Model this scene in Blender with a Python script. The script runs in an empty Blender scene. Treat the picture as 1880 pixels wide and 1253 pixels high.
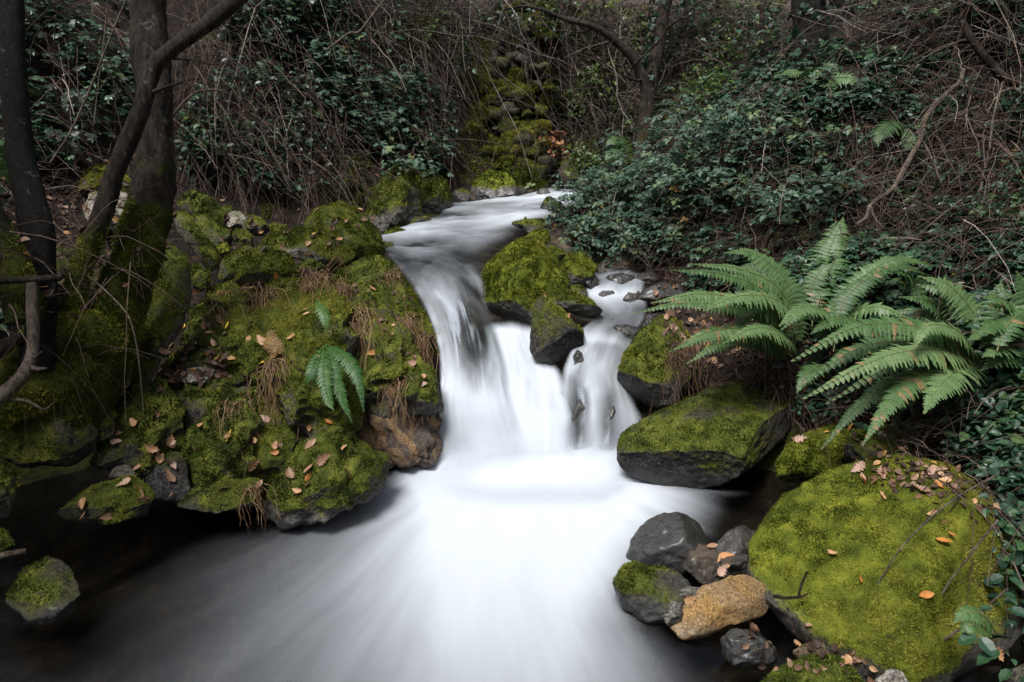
import bpy, bmesh, math, random
import numpy as np
from mathutils import Vector
rng = np.random.default_rng(11)
random.seed(11)
SC = bpy.context.scene
COL = SC.collection
FPX = 1253.3
TH = math.radians(18.8)
CAM = np.array([0.0, 0.0, 1.7])
FW = np.array([0, math.cos(TH), -math.sin(TH)])
UP = np.array([0, math.sin(TH), math.cos(TH)])
RT = np.array([1.0, 0, 0])
ZZ = np.array([0, 0, 1.0])


def raydir(px, py):
    return FW + (px - 940) / FPX * RT + (626.5 - py) / FPX * UP


def P(px, py, t):
    return CAM + t * raydir(px, py)


def nrm(v):
    v = np.asarray(v, float)
    return v / np.maximum(np.linalg.norm(v, axis=-1, keepdims=True), 1e-9)


# ---------------------------------------------------------------- noise
def _h(a, b, c, seed):
    n = (a * 73856093) ^ (b * 19349663) ^ (c * 83492791) ^ (seed * 40503 + 977)
    n = n & 0xffffffff
    n = ((n ^ (n >> 15)) * 0x2c1b3c6d) & 0xffffffff
    n = ((n ^ (n >> 12)) * 0x297a2d39) & 0xffffffff
    n = n ^ (n >> 15)
    return n.astype(np.float64) / 4294967295.0 * 2 - 1


def vnoise(p, seed=0):
    i = np.floor(p).astype(np.int64)
    f = p - i
    f = f * f * f * (f * (f * 6 - 15) + 10)
    x, y, z = i[:, 0], i[:, 1], i[:, 2]
    fx, fy, fz = f[:, 0], f[:, 1], f[:, 2]
    r = 0
    for dx in (0, 1):
        for dy in (0, 1):
            for dz in (0, 1):
                w = (fx if dx else 1 - fx) * (fy if dy else 1 - fy) * (fz if dz else 1 - fz)
                r = r + w * _h(x + dx, y + dy, z + dz, seed)
    return r


def fbm(p, octs=4, seed=0, gain=0.5):
    r, a, s = 0, 1.0, 0
    for k in range(octs):
        r = r + a * vnoise(p * (2.03 ** k) + 17.3 * k, seed + k)
        s += a
        a *= gain
    return r / s


def sstep(a, b, x):
    t = np.clip((x - a) / (b - a), 0, 1)
    return t * t * (3 - 2 * t)


# ---------------------------------------------------------------- meshes
def make_mesh(name, verts, faces, attrs=None, mat=None, smooth=True):
    me = bpy.data.meshes.new(name)
    verts = np.ascontiguousarray(verts, np.float32)
    if not isinstance(faces, (list, tuple)):
        faces = [faces]
    faces = [np.asarray(f, np.int32) for f in faces if len(f)]
    me.vertices.add(len(verts))
    me.vertices.foreach_set('co', verts.ravel())
    idx = np.concatenate([f.ravel() for f in faces])
    tot = np.concatenate([np.full(len(f), f.shape[1], np.int32) for f in faces])
    st = np.concatenate([[0], np.cumsum(tot)[:-1]]).astype(np.int32)
    me.loops.add(len(idx))
    me.loops.foreach_set('vertex_index', idx)
    me.polygons.add(len(tot))
    me.polygons.foreach_set('loop_start', st)
    me.polygons.foreach_set('use_smooth', np.full(len(tot), smooth, bool))
    me.update(calc_edges=True)
    if attrs:
        for k, v in attrs.items():
            v = np.asarray(v, np.float32)
            if v.ndim == 2:
                a = me.attributes.new(k, 'FLOAT_VECTOR', 'POINT')
                a.data.foreach_set('vector', np.ascontiguousarray(v).ravel())
            else:
                a = me.attributes.new(k, 'FLOAT', 'POINT')
                a.data.foreach_set('value', v)
    if mat:
        me.materials.append(mat)
    return me


def link(name, me, parent=None, loc=None):
    o = bpy.data.objects.new(name, me)
    COL.objects.link(o)
    if parent is not None:
        o.parent = parent
    if loc is not None:
        o.location = [float(v) for v in loc]
    return o


def tag(o, label=None, cat=None, group=None, kind=None):
    for k, v in (('label', label), ('category', cat), ('group', group), ('kind', kind)):
        if v:
            o[k] = v
    return o


def empty(name, loc):
    o = bpy.data.objects.new(name, None)
    o.empty_display_size = 0.1
    COL.objects.link(o)
    o.location = [float(v) for v in loc]
    return o


def catmull(pts, n):
    pts = np.asarray(pts, float)
    m = len(pts)
    q = np.vstack([2 * pts[0] - pts[1], pts, 2 * pts[-1] - pts[-2]])
    u = np.linspace(0, m - 1 - 1e-6, n)
    i = np.floor(u).astype(int)
    t = (u - i)[:, None]
    a, b, c, d = q[i], q[i + 1], q[i + 2], q[i + 3]
    return 0.5 * (2 * b + (c - a) * t + (2 * a - 5 * b + 4 * c - d) * t * t + (3 * b - a - 3 * c + d) * t ** 3)


class Buf:
    """collects vertices, faces and attributes of ONE mesh"""

    def __init__(self):
        self.v, self.t, self.q, self.n, self.a = [], [], [], 0, {}

    def add(self, v, tris=None, quads=None, **attrs):
        v = np.asarray(v, float)
        if tris is not None and len(tris):
            self.t.append(np.asarray(tris) + self.n)
        if quads is not None and len(quads):
            self.q.append(np.asarray(quads) + self.n)
        self.v.append(v)
        self.n += len(v)
        for k, x in attrs.items():
            x = np.asarray(x, float)
            self.a.setdefault(k, []).append(np.full(len(v), float(x)) if x.ndim == 0 else x)

    def mesh(self, name, mat, origin=(0, 0, 0), smooth=True):
        fs = []
        if self.t:
            fs.append(np.vstack(self.t))
        if self.q:
            fs.append(np.vstack(self.q))
        return make_mesh(name, np.vstack(self.v) - np.asarray(origin), fs,
                         {k: np.concatenate(x) for k, x in self.a.items()}, mat, smooth)


def tube(pts, rad, sides=5, cap=True, bump=0.0, seed=0, bscale=20.0):
    pts = np.asarray(pts, float)
    n = len(pts)
    rad = np.broadcast_to(np.asarray(rad, float), (n,))
    tg = nrm(np.gradient(pts, axis=0))
    ref = np.array([0.31, 0.87, 0.38]) if abs(nrm(pts[-1] - pts[0])[2]) > 0.6 else np.array([0.1, 0.2, 1.0])
    a = nrm(np.cross(tg, ref))
    b = np.cross(tg, a)
    th = np.linspace(0, 2 * np.pi, sides, endpoint=False)
    dirs = a[:, None] * np.cos(th)[None, :, None] + b[:, None] * np.sin(th)[None, :, None]
    v = pts[:, None] + dirs * rad[:, None, None]
    v = v.reshape(-1, 3)
    if bump:
        st = v.copy()
        d = fbm(st * bscale * np.array([1, 1, .35]), 4, seed)
        big = fbm(st * bscale * .2, 2, seed + 50)
        if sides > 20:
            d = d + .7 * np.abs(fbm(st * np.array([1, 1, .16]) * 60, 3, seed + 9))
        v = v + dirs.reshape(-1, 3) * ((d * bump + big * bump * 1.6) * np.repeat(rad, sides))[:, None]
    r = np.arange(n - 1)[:, None] * sides
    c = np.arange(sides)[None]
    c2 = (c + 1) % sides
    q = np.stack([r + c, r + c2, r + sides + c2, r + sides + c], -1).reshape(-1, 4)
    tr = []
    if cap:
        v = np.vstack([v, pts[0] - tg[0] * rad[0] * .2, pts[-1] + tg[-1] * rad[-1] * .3])
        k = n * sides
        for j in range(sides):
            tr.append([k, (j + 1) % sides, j])
            tr.append([k + 1, (n - 1) * sides + j, (n - 1) * sides + (j + 1) % sides])
    return v, np.array(tr, int).reshape(-1, 3), q


# ---- leaf templates: x across, y along, z up
def tmpl(pts, faces):
    return np.array(pts, float), np.array(faces, int)


OVAL = tmpl([(0, 0, 0), (0, .34, -.02), (0, .68, -.05), (0, 1, -.16), (-.24, .16, .05), (-.34, .42, .07), (-.23, .74, .02),
             (.24, .16, .05), (.34, .42, .07), (.23, .74, .02)],
            [(0, 1, 4), (4, 1, 5), (1, 2, 5), (5, 2, 6), (2, 3, 6), (0, 7, 1), (7, 8, 1), (1, 8, 2), (8, 9, 2), (2, 9, 3)])
IVY = tmpl([(0, 0, 0), (0, .45, .03), (0, 1, -.10), (-.22, -.12, -.02), (-.5, .12, -.05), (-.26, .38, .05), (-.36, .68, -.06), (-.13, .72, .02),
            (.22, -.12, -.02), (.5, .12, -.05), (.26, .38, .05), (.36, .68, -.06), (.13, .72, .02)],
           [(0, 5, 4), (0, 4, 3), (0, 1, 5), (5, 1, 6), (6, 1, 7), (7, 1, 2), (0, 9, 10), (0, 8, 9), (0, 10, 1), (10, 11, 1), (11, 12, 1), (12, 2, 1)])


def trifoliate():
    v0, f0 = OVAL
    vs, fs, n = [], [], 0
    for ang, sc, off in ((0, 1.0, .25), (1.25, .82, .12), (-1.25, .82, .12)):
        c, s = math.cos(ang), math.sin(ang)
        p = v0 * sc + np.array([0, off, 0])
        q = np.stack([p[:, 0] * c + p[:, 1] * s, -p[:, 0] * s + p[:, 1] * c, p[:, 2]], 1)
        vs.append(q)
        fs.append(f0 + n)
        n += len(q)
    return np.vstack(vs), np.vstack(fs)


TRI3 = trifoliate()


def oak_tmpl():
    prof = [(0, .02), (.10, .05), (.2, .17), (.27, .10), (.38, .27), (.46, .15), (.57, .34), (.66, .19), (.76, .30), (.84, .18), (.93, .17), (1.0, .03)]
    v, f = [], []
    for i, (y, w) in enumerate(prof):
        curl = .25 * (y - .45) ** 2
        v += [(-w, y, curl + w * .42), (0, y, curl - .01), (w, y, curl + w * .30)]
    for i in range(len(prof) - 1):
        a = i * 3
        f += [(a, a + 1, a + 4, a + 3), (a + 1, a + 2, a + 5, a + 4)]
    return np.array(v, float), np.array(f, int)


OAK = oak_tmpl()


def place(buf, tm, pos, yax, zax, size, rnd, quads=False):
    """many copies of one leaf into a buffer"""
    tv, tf = tm
    n = len(pos)
    if n == 0:
        return
    y = nrm(yax)
    x = nrm(np.cross(y, zax))
    z = np.cross(x, y)
    size = np.broadcast_to(np.asarray(size, float), (n,))
    v = (tv[None, :, 0, None] * x[:, None] + tv[None, :, 1, None] * y[:, None] + tv[None, :, 2, None] * z[:, None]) * size[:, None, None] + pos[:, None]
    f = (tf[None] + (np.arange(n) * len(tv))[:, None, None]).reshape(-1, tf.shape[1])
    kw = dict(rnd=np.repeat(np.asarray(rnd, float), len(tv)))
    if quads:
        buf.add(v.reshape(-1, 3), quads=f, **kw)
    else:
        buf.add(v.reshape(-1, 3), tris=f, **kw)


def rdir(n):
    return nrm(rng.normal(size=(n, 3)))


# ---------------------------------------------------------------- materials
def nd(nt, typ, props=None, **ins):
    node = nt.nodes.new('ShaderNode' + typ)
    for k, v in (props or {}).items():
        setattr(node, k, v)
    for k, v in ins.items():
        s = node.inputs[int(k[1:])] if k[0] == '_' and k[1:].isdigit() else node.inputs[k.replace('_', ' ')]
        if isinstance(v, bpy.types.NodeSocket):
            nt.links.new(v, s)
        elif isinstance(v, bpy.types.Node):
            nt.links.new(v.outputs[0], s)
        else:
            s.default_value = v
    return node


def mixc(nt, f, a, b):
    col = lambda c: tuple(c) + (1,) if isinstance(c, tuple) and len(c) == 3 else c
    return nd(nt, 'Mix', dict(data_type='RGBA'), _0=f, _6=col(a), _7=col(b)).outputs[2]


def ramp(nt, fac, stops, interp='LINEAR'):
    r = nt.nodes.new('ShaderNodeValToRGB')
    r.color_ramp.interpolation = interp
    e = r.color_ramp.elements
    while len(e) < len(stops):
        e.new(0.5)
    for k, (p, c) in enumerate(stops):
        e[k].position = p
        e[k].color = tuple(c) + (1,) if not isinstance(c, (int, float)) else (c, c, c, 1)
    nt.links.new(fac, r.inputs[0])
    return r.outputs[0]


def math_(nt, op, a, b=0.0, clamp=False):
    return nd(nt, 'Math', dict(operation=op, use_clamp=clamp), _0=a, _1=b).outputs[0]


def new_mat(name):
    m = bpy.data.materials.new(name)
    m.use_nodes = True
    nt = m.node_tree
    nt.nodes.clear()
    out = nt.nodes.new('ShaderNodeOutputMaterial')
    return m, nt, out


def attr(nt, name):
    return nd(nt, 'Attribute', dict(attribute_name=name)).outputs['Fac']


def rock_mat(name, dark, light, vein=None, moss_dark=(.012, .018, .003), moss_mid=(.055, .066, .010), moss_pale=(.120, .122, .020), scale=1.0, speck=.85):
    m, nt, out = new_mat(name)
    tc = nd(nt, 'NewGeometry').outputs['Position']
    n1 = nd(nt, 'TexNoise', None, Vector=tc, Scale=7 * scale, Detail=8.0, Roughness=.65).outputs[0]
    n2 = nd(nt, 'TexNoise', None, Vector=tc, Scale=60 * scale, Detail=6.0, Roughness=.7).outputs[0]
    n3 = nd(nt, 'TexNoise', None, Vector=tc, Scale=3 * scale, Detail=5.0, Roughness=.6, Distortion=1.5).outputs[0]
    base = ramp(nt, n1, [(.30, dark), (.68, light)])
    if vein:
        base = mixc(nt, ramp(nt, n3, [(.45, 0.0), (.56, 1.0)]), base, vein)
    base = mixc(nt, math_(nt, 'MULTIPLY', ramp(nt, n2, [(.38, 1.0), (.56, 0.0)]), speck), base, tuple(c * .35 for c in dark))
    n4 = nd(nt, 'TexNoise', None, Vector=tc, Scale=120 * scale, Detail=4.0, Roughness=.7).outputs[0]
    base = mixc(nt, math_(nt, 'MULTIPLY', ramp(nt, n4, [(.55, 0.0), (.66, 1.0)]), .55), base, tuple(min(1, c * 1.9 + .02) for c in light))
    vor = nd(nt, 'TexVoronoi', dict(feature='F1'), Vector=tc, Scale=26 * scale).outputs[0]
    lich = math_(nt, 'MULTIPLY', ramp(nt, vor, [(.16, 1.0), (.24, 0.0)]), ramp(nt, n3, [(.56, 0.0), (.63, 1.0)]))
    base = mixc(nt, math_(nt, 'MULTIPLY', lich, .5), base, (.30, .31, .27))
    moss = ramp(nt, nd(nt, 'TexNoise', None, Vector=tc, Scale=11.0, Detail=7.0, Roughness=.65).outputs[0], [(.34, moss_dark), (.52, moss_mid), (.70, moss_pale)])
    mk = attr(nt, 'moss')
    mfac = ramp(nt, math_(nt, 'ADD', mk, math_(nt, 'MULTIPLY', math_(nt, 'SUBTRACT', n2, .5), .9)), [(.38, 0.0), (.56, 1.0)])
    wet = attr(nt, 'wet')
    wb = mixc(nt, math_(nt, 'MULTIPLY', wet, .8), base, (.018, .017, .015))
    film = math_(nt, 'MULTIPLY', ramp(nt, math_(nt, 'ADD', mk, math_(nt, 'SUBTRACT', n1, .5)), [(.02, 0.0), (.36, 1.0)]), .75)
    wb = mixc(nt, film, wb, ramp(nt, n2, [(.35, (.014, .014, .006)), (.65, (.060, .058, .018))]))
    colr = mixc(nt, mfac, wb, moss)
    rough = math_(nt, 'SUBTRACT', .82, math_(nt, 'MULTIPLY', wet, .58))
    rough = math_(nt, 'MAXIMUM', rough, math_(nt, 'MULTIPLY', mfac, .9))
    h = math_(nt, 'ADD', math_(nt, 'MULTIPLY', n1, .6), math_(nt, 'MULTIPLY', n2, .35))
    bp = nd(nt, 'Bump', None, Strength=1.0, Distance=.03, Height=h)
    sp = math_(nt, 'ADD', .12, math_(nt, 'MULTIPLY', wet, .35))
    p = nd(nt, 'BsdfPrincipled', None, Base_Color=colr, Roughness=rough, Specular_IOR_Level=sp, Coat_Weight=math_(nt, 'MULTIPLY', wet, .3), Coat_Roughness=.3, Normal=bp.outputs[0])
    nt.links.new(p.outputs[0], out.inputs[0])
    return m


def leaf_mat(name, stops, rough=.45, trans=.25, spec=.5):
    m, nt, out = new_mat(name)
    c = ramp(nt, attr(nt, 'rnd'), stops)
    n = nd(nt, 'TexNoise', None, Vector=nd(nt, 'NewGeometry').outputs['Position'], Scale=90.0, Detail=2.0).outputs[0]
    c = mixc(nt, math_(nt, 'MULTIPLY', ramp(nt, n, [(.35, 1.0), (.65, 0.0)]), .35), c, tuple(x * .45 for x in stops[0][1]))
    p = nd(nt, 'BsdfPrincipled', None, Base_Color=c, Roughness=rough, Specular_IOR_Level=spec)
    t = nd(nt, 'BsdfTranslucent', None, Color=c)
    s = nd(nt, 'MixShader', None, _0=trans, _1=p.outputs[0], _2=t.outputs[0])
    nt.links.new(s.outputs[0], out.inputs[0])
    return m


def bark_mat(name, dark, light):
    m, nt, out = new_mat(name)
    tc = nd(nt, 'NewGeometry').outputs['Position']
    mp = nd(nt, 'Mapping', None, Vector=tc, Scale=(1, 1, .25))
    n1 = nd(nt, 'TexNoise', None, Vector=mp.outputs[0], Scale=30.0, Detail=9.0, Roughness=.78).outputs[0]
    n2 = nd(nt, 'TexNoise', None, Vector=tc, Scale=6.0, Detail=5.0, Roughness=.6).outputs[0]
    n3 = nd(nt, 'TexNoise', None, Vector=tc, Scale=17.0, Detail=7.0, Roughness=.7).outputs[0]
    base = ramp(nt, n1, [(.42, dark), (.68, light)])
    base = mixc(nt, math_(nt, 'MULTIPLY', ramp(nt, n3, [(.60, 0.0), (.65, 1.0)]), .6), base, (.15, .16, .145))
    moss = ramp(nt, n3, [(.3, (.018, .026, .004)), (.7, (.085, .095, .010))])
    f = ramp(nt, math_(nt, 'ADD', attr(nt, 'moss'), math_(nt, 'MULTIPLY', math_(nt, 'SUBTRACT', n2, .5), .9)), [(.42, 0.0), (.6, 1.0)])
    c = mixc(nt, f, base, moss)
    bp = nd(nt, 'Bump', None, Strength=1.0, Distance=.05, Height=n1)
    p = nd(nt, 'BsdfPrincipled', None, Base_Color=c, Roughness=.8, Specular_IOR_Level=.15, Normal=bp.outputs[0])
    nt.links.new(p.outputs[0], out.inputs[0])
    return m


def stem_mat(name, stops):
    m, nt, out = new_mat(name)
    c = ramp(nt, attr(nt, 'rnd'), stops)
    n = nd(nt, 'TexNoise', None, Vector=nd(nt, 'NewGeometry').outputs['Position'], Scale=45.0, Detail=4.0).outputs[0]
    c = mixc(nt, math_(nt, 'MULTIPLY', ramp(nt, n, [(.4, 1.0), (.6, 0.0)]), .5), c, tuple(x * .4 for x in stops[0][1]))
    p = nd(nt, 'BsdfPrincipled', None, Base_Color=c, Roughness=.75, Specular_IOR_Level=.15)
    nt.links.new(p.outputs[0], out.inputs[0])
    return m


M_ROCK = rock_mat('grey_rock', (.028, .026, .024), (.14, .128, .112))
M_PALE = rock_mat('pale_rock', (.12, .11, .095), (.36, .33, .28))
M_TAN = rock_mat('tan_rock', (.060, .034, .012), (.34, .205, .075), vein=(.20, .135, .075), scale=1.5, speck=.6)
M_BROWN = rock_mat('brown_rock', (.016, .012, .010), (.10, .066, .038), vein=(.20, .145, .095), scale=2.6)
M_WETROCK = rock_mat('wet_veined_rock', (.012, .010, .009), (.13, .105, .088), vein=(.26, .165, .085), scale=2.2, speck=.7)
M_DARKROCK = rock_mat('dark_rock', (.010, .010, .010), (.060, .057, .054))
M_BRIGHT = rock_mat('bright_moss_rock', (.022, .020, .018), (.12, .11, .10), moss_dark=(.030, .042, .005), moss_mid=(.085, .100, .010), moss_pale=(.155, .158, .018))
M_MOSS = leaf_mat('moss_blades', [(0, (.016, .024, .004)), (.35, (.048, .070, .009)), (.7, (.108, .134, .018)), (1, (.23, .225, .040))], .8, .3, .1)
M_BMOSS = leaf_mat('bright_moss_blades', [(0, (.040, .054, .006)), (.4, (.092, .108, .012)), (.75, (.160, .168, .020)), (1, (.28, .26, .05))], .8, .3, .1)
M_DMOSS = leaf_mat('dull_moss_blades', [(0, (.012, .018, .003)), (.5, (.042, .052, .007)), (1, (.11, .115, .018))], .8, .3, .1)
M_BRAMBLE = leaf_mat('bramble_leaf', [(0, (.014, .036, .020)), (.45, (.040, .082, .050)), (.8, (.080, .130, .085)), (.93, (.11, .15, .05)), (1, (.28, .16, .04))], .5, .25, .3)
M_IVY = leaf_mat('ivy_leaf', [(0, (.008, .024, .012)), (.5, (.018, .050, .026)), (.9, (.035, .085, .035)), (1, (.10, .12, .02))], .42, .2, .35)
M_BRIGHTLEAF = leaf_mat('bright_leaf', [(0, (.03, .07, .012)), (.6, (.07, .12, .015)), (1, (.15, .17, .02))], .45, .35)  # bright yellow-green leaf colour
M_FERN = leaf_mat('fern_frond', [(0, (.024, .062, .015)), (.35, (.056, .118, .034)), (.7, (.110, .180, .068)), (.9, (.15, .22, .085)), (1, (.20, .14, .06))], .5, .35, .4)
M_GREENFERN = leaf_mat('green_fern', [(0, (.012, .045, .008)), (.5, (.026, .085, .012)), (1, (.055, .13, .02))], .5, .35, .4)
M_DRY = stem_mat('dry_stem', [(0, (.020, .013, .010)), (.5, (.055, .036, .027)), (.85, (.115, .083, .064)), (1, (.22, .18, .15))])
M_GRASS = stem_mat('dry_grass', [(0, (.060, .034, .018)), (.5, (.17, .100, .055)), (1, (.31, .22, .12))])
M_OAKS = {
    'orange': leaf_mat('orange_leaf', [(0, (.27, .095, .018)), (1, (.46, .19, .04))], .55, .2),
    'tan': leaf_mat('tan_leaf', [(0, (.32, .165, .075)), (1, (.48, .28, .14))], .6, .2),
    'brown': leaf_mat('brown_leaf', [(0, (.16, .080, .045)), (1, (.30, .17, .10))], .6, .15),
    'pinkish': leaf_mat('pinkish_leaf', [(0, (.26, .150, .105)), (1, (.40, .255, .185))], .6, .15),
    'yellow': leaf_mat('yellow_leaf', [(0, (.55, .32, .03)), (1, (.65, .45, .06))], .55, .25)}
M_LITTER = leaf_mat('leaf_litter', [(0, (.025, .014, .010)), (.4, (.065, .038, .026)), (.8, (.16, .095, .06)), (.95, (.36, .23, .15)), (1, (.5, .25, .06))], .6, .15, .2)
M_BARK = bark_mat('wet_bark', (.010, .007, .005), (.066, .049, .037))
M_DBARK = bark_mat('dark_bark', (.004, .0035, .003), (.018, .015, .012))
M_VINE = stem_mat('dark_vine', [(0, (.014, .010, .008)), (.6, (.040, .027, .020)), (.9, (.085, .062, .048)), (1, (.16, .13, .11))])
M_REDLEAF = leaf_mat('red_leaf', [(0, (.16, .045, .025)), (.6, (.32, .12, .045)), (1, (.42, .22, .09))], .6, .25)
M_TWIG = stem_mat('pale_twig', [(0, (.05, .038, .030)), (.5, (.12, .095, .080)), (1, (.26, .23, .205))])
M_PBARK = bark_mat('pale_bark', (.06, .045, .035), (.27, .215, .165))

# ---------------------------------------------------------------- ground
G = []


def gp(px, py, t):
    G.append(P(px, py, t))


for w in [(0, -2, -.35), (0, 0, -.3), (0, 1, -.3), (-1.2, 0, -.25), (-.3, 2.3, -.28), (-.8, 1.8, -.3), (-.6, 1.3, -.32), (-1.0, 2.2, -.2), (0, 3.0, -.3), (.8, 1.6, -.2), (.7, 2.4, -.2), (1.15, 2.75, -.15), (-1.2, 2.1, -.16),
          (-1.0, 2.45, -.05), (-1.4, 2.3, -.045), (-1.6, 1.6, -.2), (-.5, 2.6, -.12), (0, 3.3, -.12), (.4, 3.2, -.1),
          (-.25, 3.6, -.15), (-.3, 4.0, .15), (-.35, 4.3, .42), (-.35, 4.9, .62), (-.2, 5.5, .74), (.2, 6.1, .80), (.45, 6.9, .88), (.6, 7.3, .95),
          (.25, 3.6, .2), (.2, 4.1, .35), (.4, 4.4, .42), (.72, 4.45, .45), (.62, 3.95, .34), (1.02, 4.35, .5), (.55, 3.55, .1), (.9, 4.9, .58),
          # left bank
          (-1.2, 2.75, -.1), (-1.0, 3.1, .02), (-1.1, 3.6, .3), (-.75, 3.4, .05), (-.75, 4.0, .36), (-1.5, 3.3, .2), (-1.9, 2.68, -.3), (-2.25, 2.65, -.28), (-1.6, 2.78, -.22), (-2.3, 2.35, -.1), (-2.0, 3.05, -.05), (-1.75, 3.0, .05), (-2.0, 3.7, .48), (-1.4, 4.2, .48),
          (-.95, 4.6, .50), (-1.0, 5.2, .68), (-.75, 5.6, .8), (-1.6, 4.9, .68), (-2.4, 4.4, .92), (-2.45, 3.0, .22), (-2.9, 2.4, .45), (-2.6, 1.4, .35), (-3.4, 1.0, .9), (-2.2, 0, .3), (-3.5, -1, 1.2),
          (-3.2, 3.2, 1.0), (-3.4, 4.4, 1.45), (-2.6, 5.2, 1.3), (-1.9, 5.6, 1.12), (-1.3, 5.9, 1.2), (-.8, 6.4, 1.15), (-.45, 6.9, 1.15),
          (-2.2, 6.2, 2.0), (-1.4, 6.6, 1.9), (-3.4, 5.6, 2.3), (-4.5, 4, 2.6), (-4.5, 6, 3.4), (-2.6, 7, 3.2), (-1.4, 7.4, 2.9), (-.9, 7.7, 2.6), (-5, 1, 2.6), (-6, -2, 3.5), (-7, 5, 5), (-3, 8.5, 4.6), (-7, 10, 7),
          # back
          (0, 7.9, 2.4), (-.3, 7.5, 1.6), (.4, 7.7, 1.5), (.5, 8.2, 2.6), (1.1, 7.6, 1.35), (1.4, 8.2, 2.3), (1.3, 7.0, 1.2), (0, 9, 3.6), (1.6, 9.2, 3.3), (0, 12, 5.5), (3, 12, 5), (-3, 13, 7.5), (0, 16, 8), (6, 16, 7.5),
          # right bank
          (1.2, 3.0, -.1), (1.35, 3.4, .5), (.95, 3.9, .5), (1.05, 3.55, .35), (1.7, 3.1, .32), (1.5, 3.9, .72), (1.25, 4.5, .7), (1.15, 5.1, .95), (1.0, 5.7, 1.0), (.95, 6.3, 1.05),
          (1.7, 5.2, 1.45), (1.5, 5.9, 1.45), (2.2, 5.2, 1.8), (1.9, 4.4, 1.05), (2.3, 3.9, 1.0), (2.6, 4.5, 1.6), (2.9, 5.2, 2.1), (2.2, 5.9, 1.9), (3.4, 4.5, 2.1), (2.9, 3.6, 1.3), (2.2, 3.2, .75), (1.6, 2.7, -.05),
          (1.25, 2.3, -.15), (1.05, 1.9, -.2), (1.6, 1.9, -.22), (1.2, 1.6, -.25), (1.5, 1.5, -.15), (2.0, 2.3, .2), (2.3, 2.6, .65), (2.5, 2.8, .85), (2.1, 1.7, .2), (2.5, 1.8, .7), (1.2, .8, -.1), (2.2, .4, .6), (3.6, 2.0, 1.5), (3.2, -1.5, 1.3), (5, 3.0, 2.5),
          (3.2, 6.4, 2.4), (2.0, 7.0, 1.95), (4.5, 5.5, 2.8), (2.4, 8.5, 2.6), (4.5, 8.5, 3.4), (3.6, 10, 3.9), (7, 5, 3.8), (8, 11, 6), (7, 0, 3)]:
    G.append(np.array(w, float))
G = np.array(G)


def tps_k(r):
    return np.where(r > 1e-9, r * r * np.log(np.maximum(r, 1e-9)), 0)


_n = len(G)
_K = tps_k(np.linalg.norm(G[:, None, :2] - G[None, :, :2], axis=-1)) + np.eye(_n) * .03
_Pm = np.hstack([np.ones((_n, 1)), G[:, :2]])
_A = np.vstack([np.hstack([_K, _Pm]), np.hstack([_Pm.T, np.zeros((3, 3))])])
_W = np.linalg.solve(_A, np.concatenate([G[:, 2], np.zeros(3)]))


def height(x, y):
    x, y = np.broadcast_arrays(np.asarray(x, float), np.asarray(y, float))
    p = np.stack([x.ravel(), y.ravel()], 1)
    out = np.zeros(len(p))
    for i in range(0, len(p), 40000):
        q = p[i:i + 40000]
        k = tps_k(np.linalg.norm(q[:, None] - G[None, :, :2], axis=-1))
        out[i:i + 40000] = k @ _W[:_n] + _W[_n] + q @ _W[_n + 1:]
    p3 = np.hstack([p, np.zeros((len(p), 1))])
    amp = .25 + .75 * sstep(.1, .9, out)
    out = out + amp * (.09 * fbm(p3 * 1.7, 3, 5) + .045 * fbm(p3 * 6, 3, 9))
    return out.reshape(x.shape)


gx = np.concatenate([np.arange(-9, -3.4, .12), np.arange(-3.4, 3.6, .035), np.arange(3.6, 9.01, .12)])
gy = np.concatenate([np.arange(-3, 1.2, .12), np.arange(1.2, 8.6, .035), np.arange(8.6, 17, .14)])
GX, GY = np.meshgrid(gx, gy)
GZ = height(GX, GY)
nx, ny = len(gx), len(gy)
ii = (np.arange(ny - 1)[:, None] * nx + np.arange(nx - 1)[None]).ravel()
gv = np.stack([GX.ravel(), GY.ravel(), GZ.ravel()], 1)
gm = .30 + .8 * fbm(gv * np.array([1.6, 1.6, 1.6]), 4, 31) - .2 * sstep(1.2, 2.5, gv[:, 2])
gw = sstep(.03, -.05, gv[:, 2])
gw = np.maximum(gw, sstep(1.1, .3, np.abs(gv[:, 0] - .1)) * sstep(1.05, .85, gv[:, 2]) * sstep(2.9, 3.3, gv[:, 1]))


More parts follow.
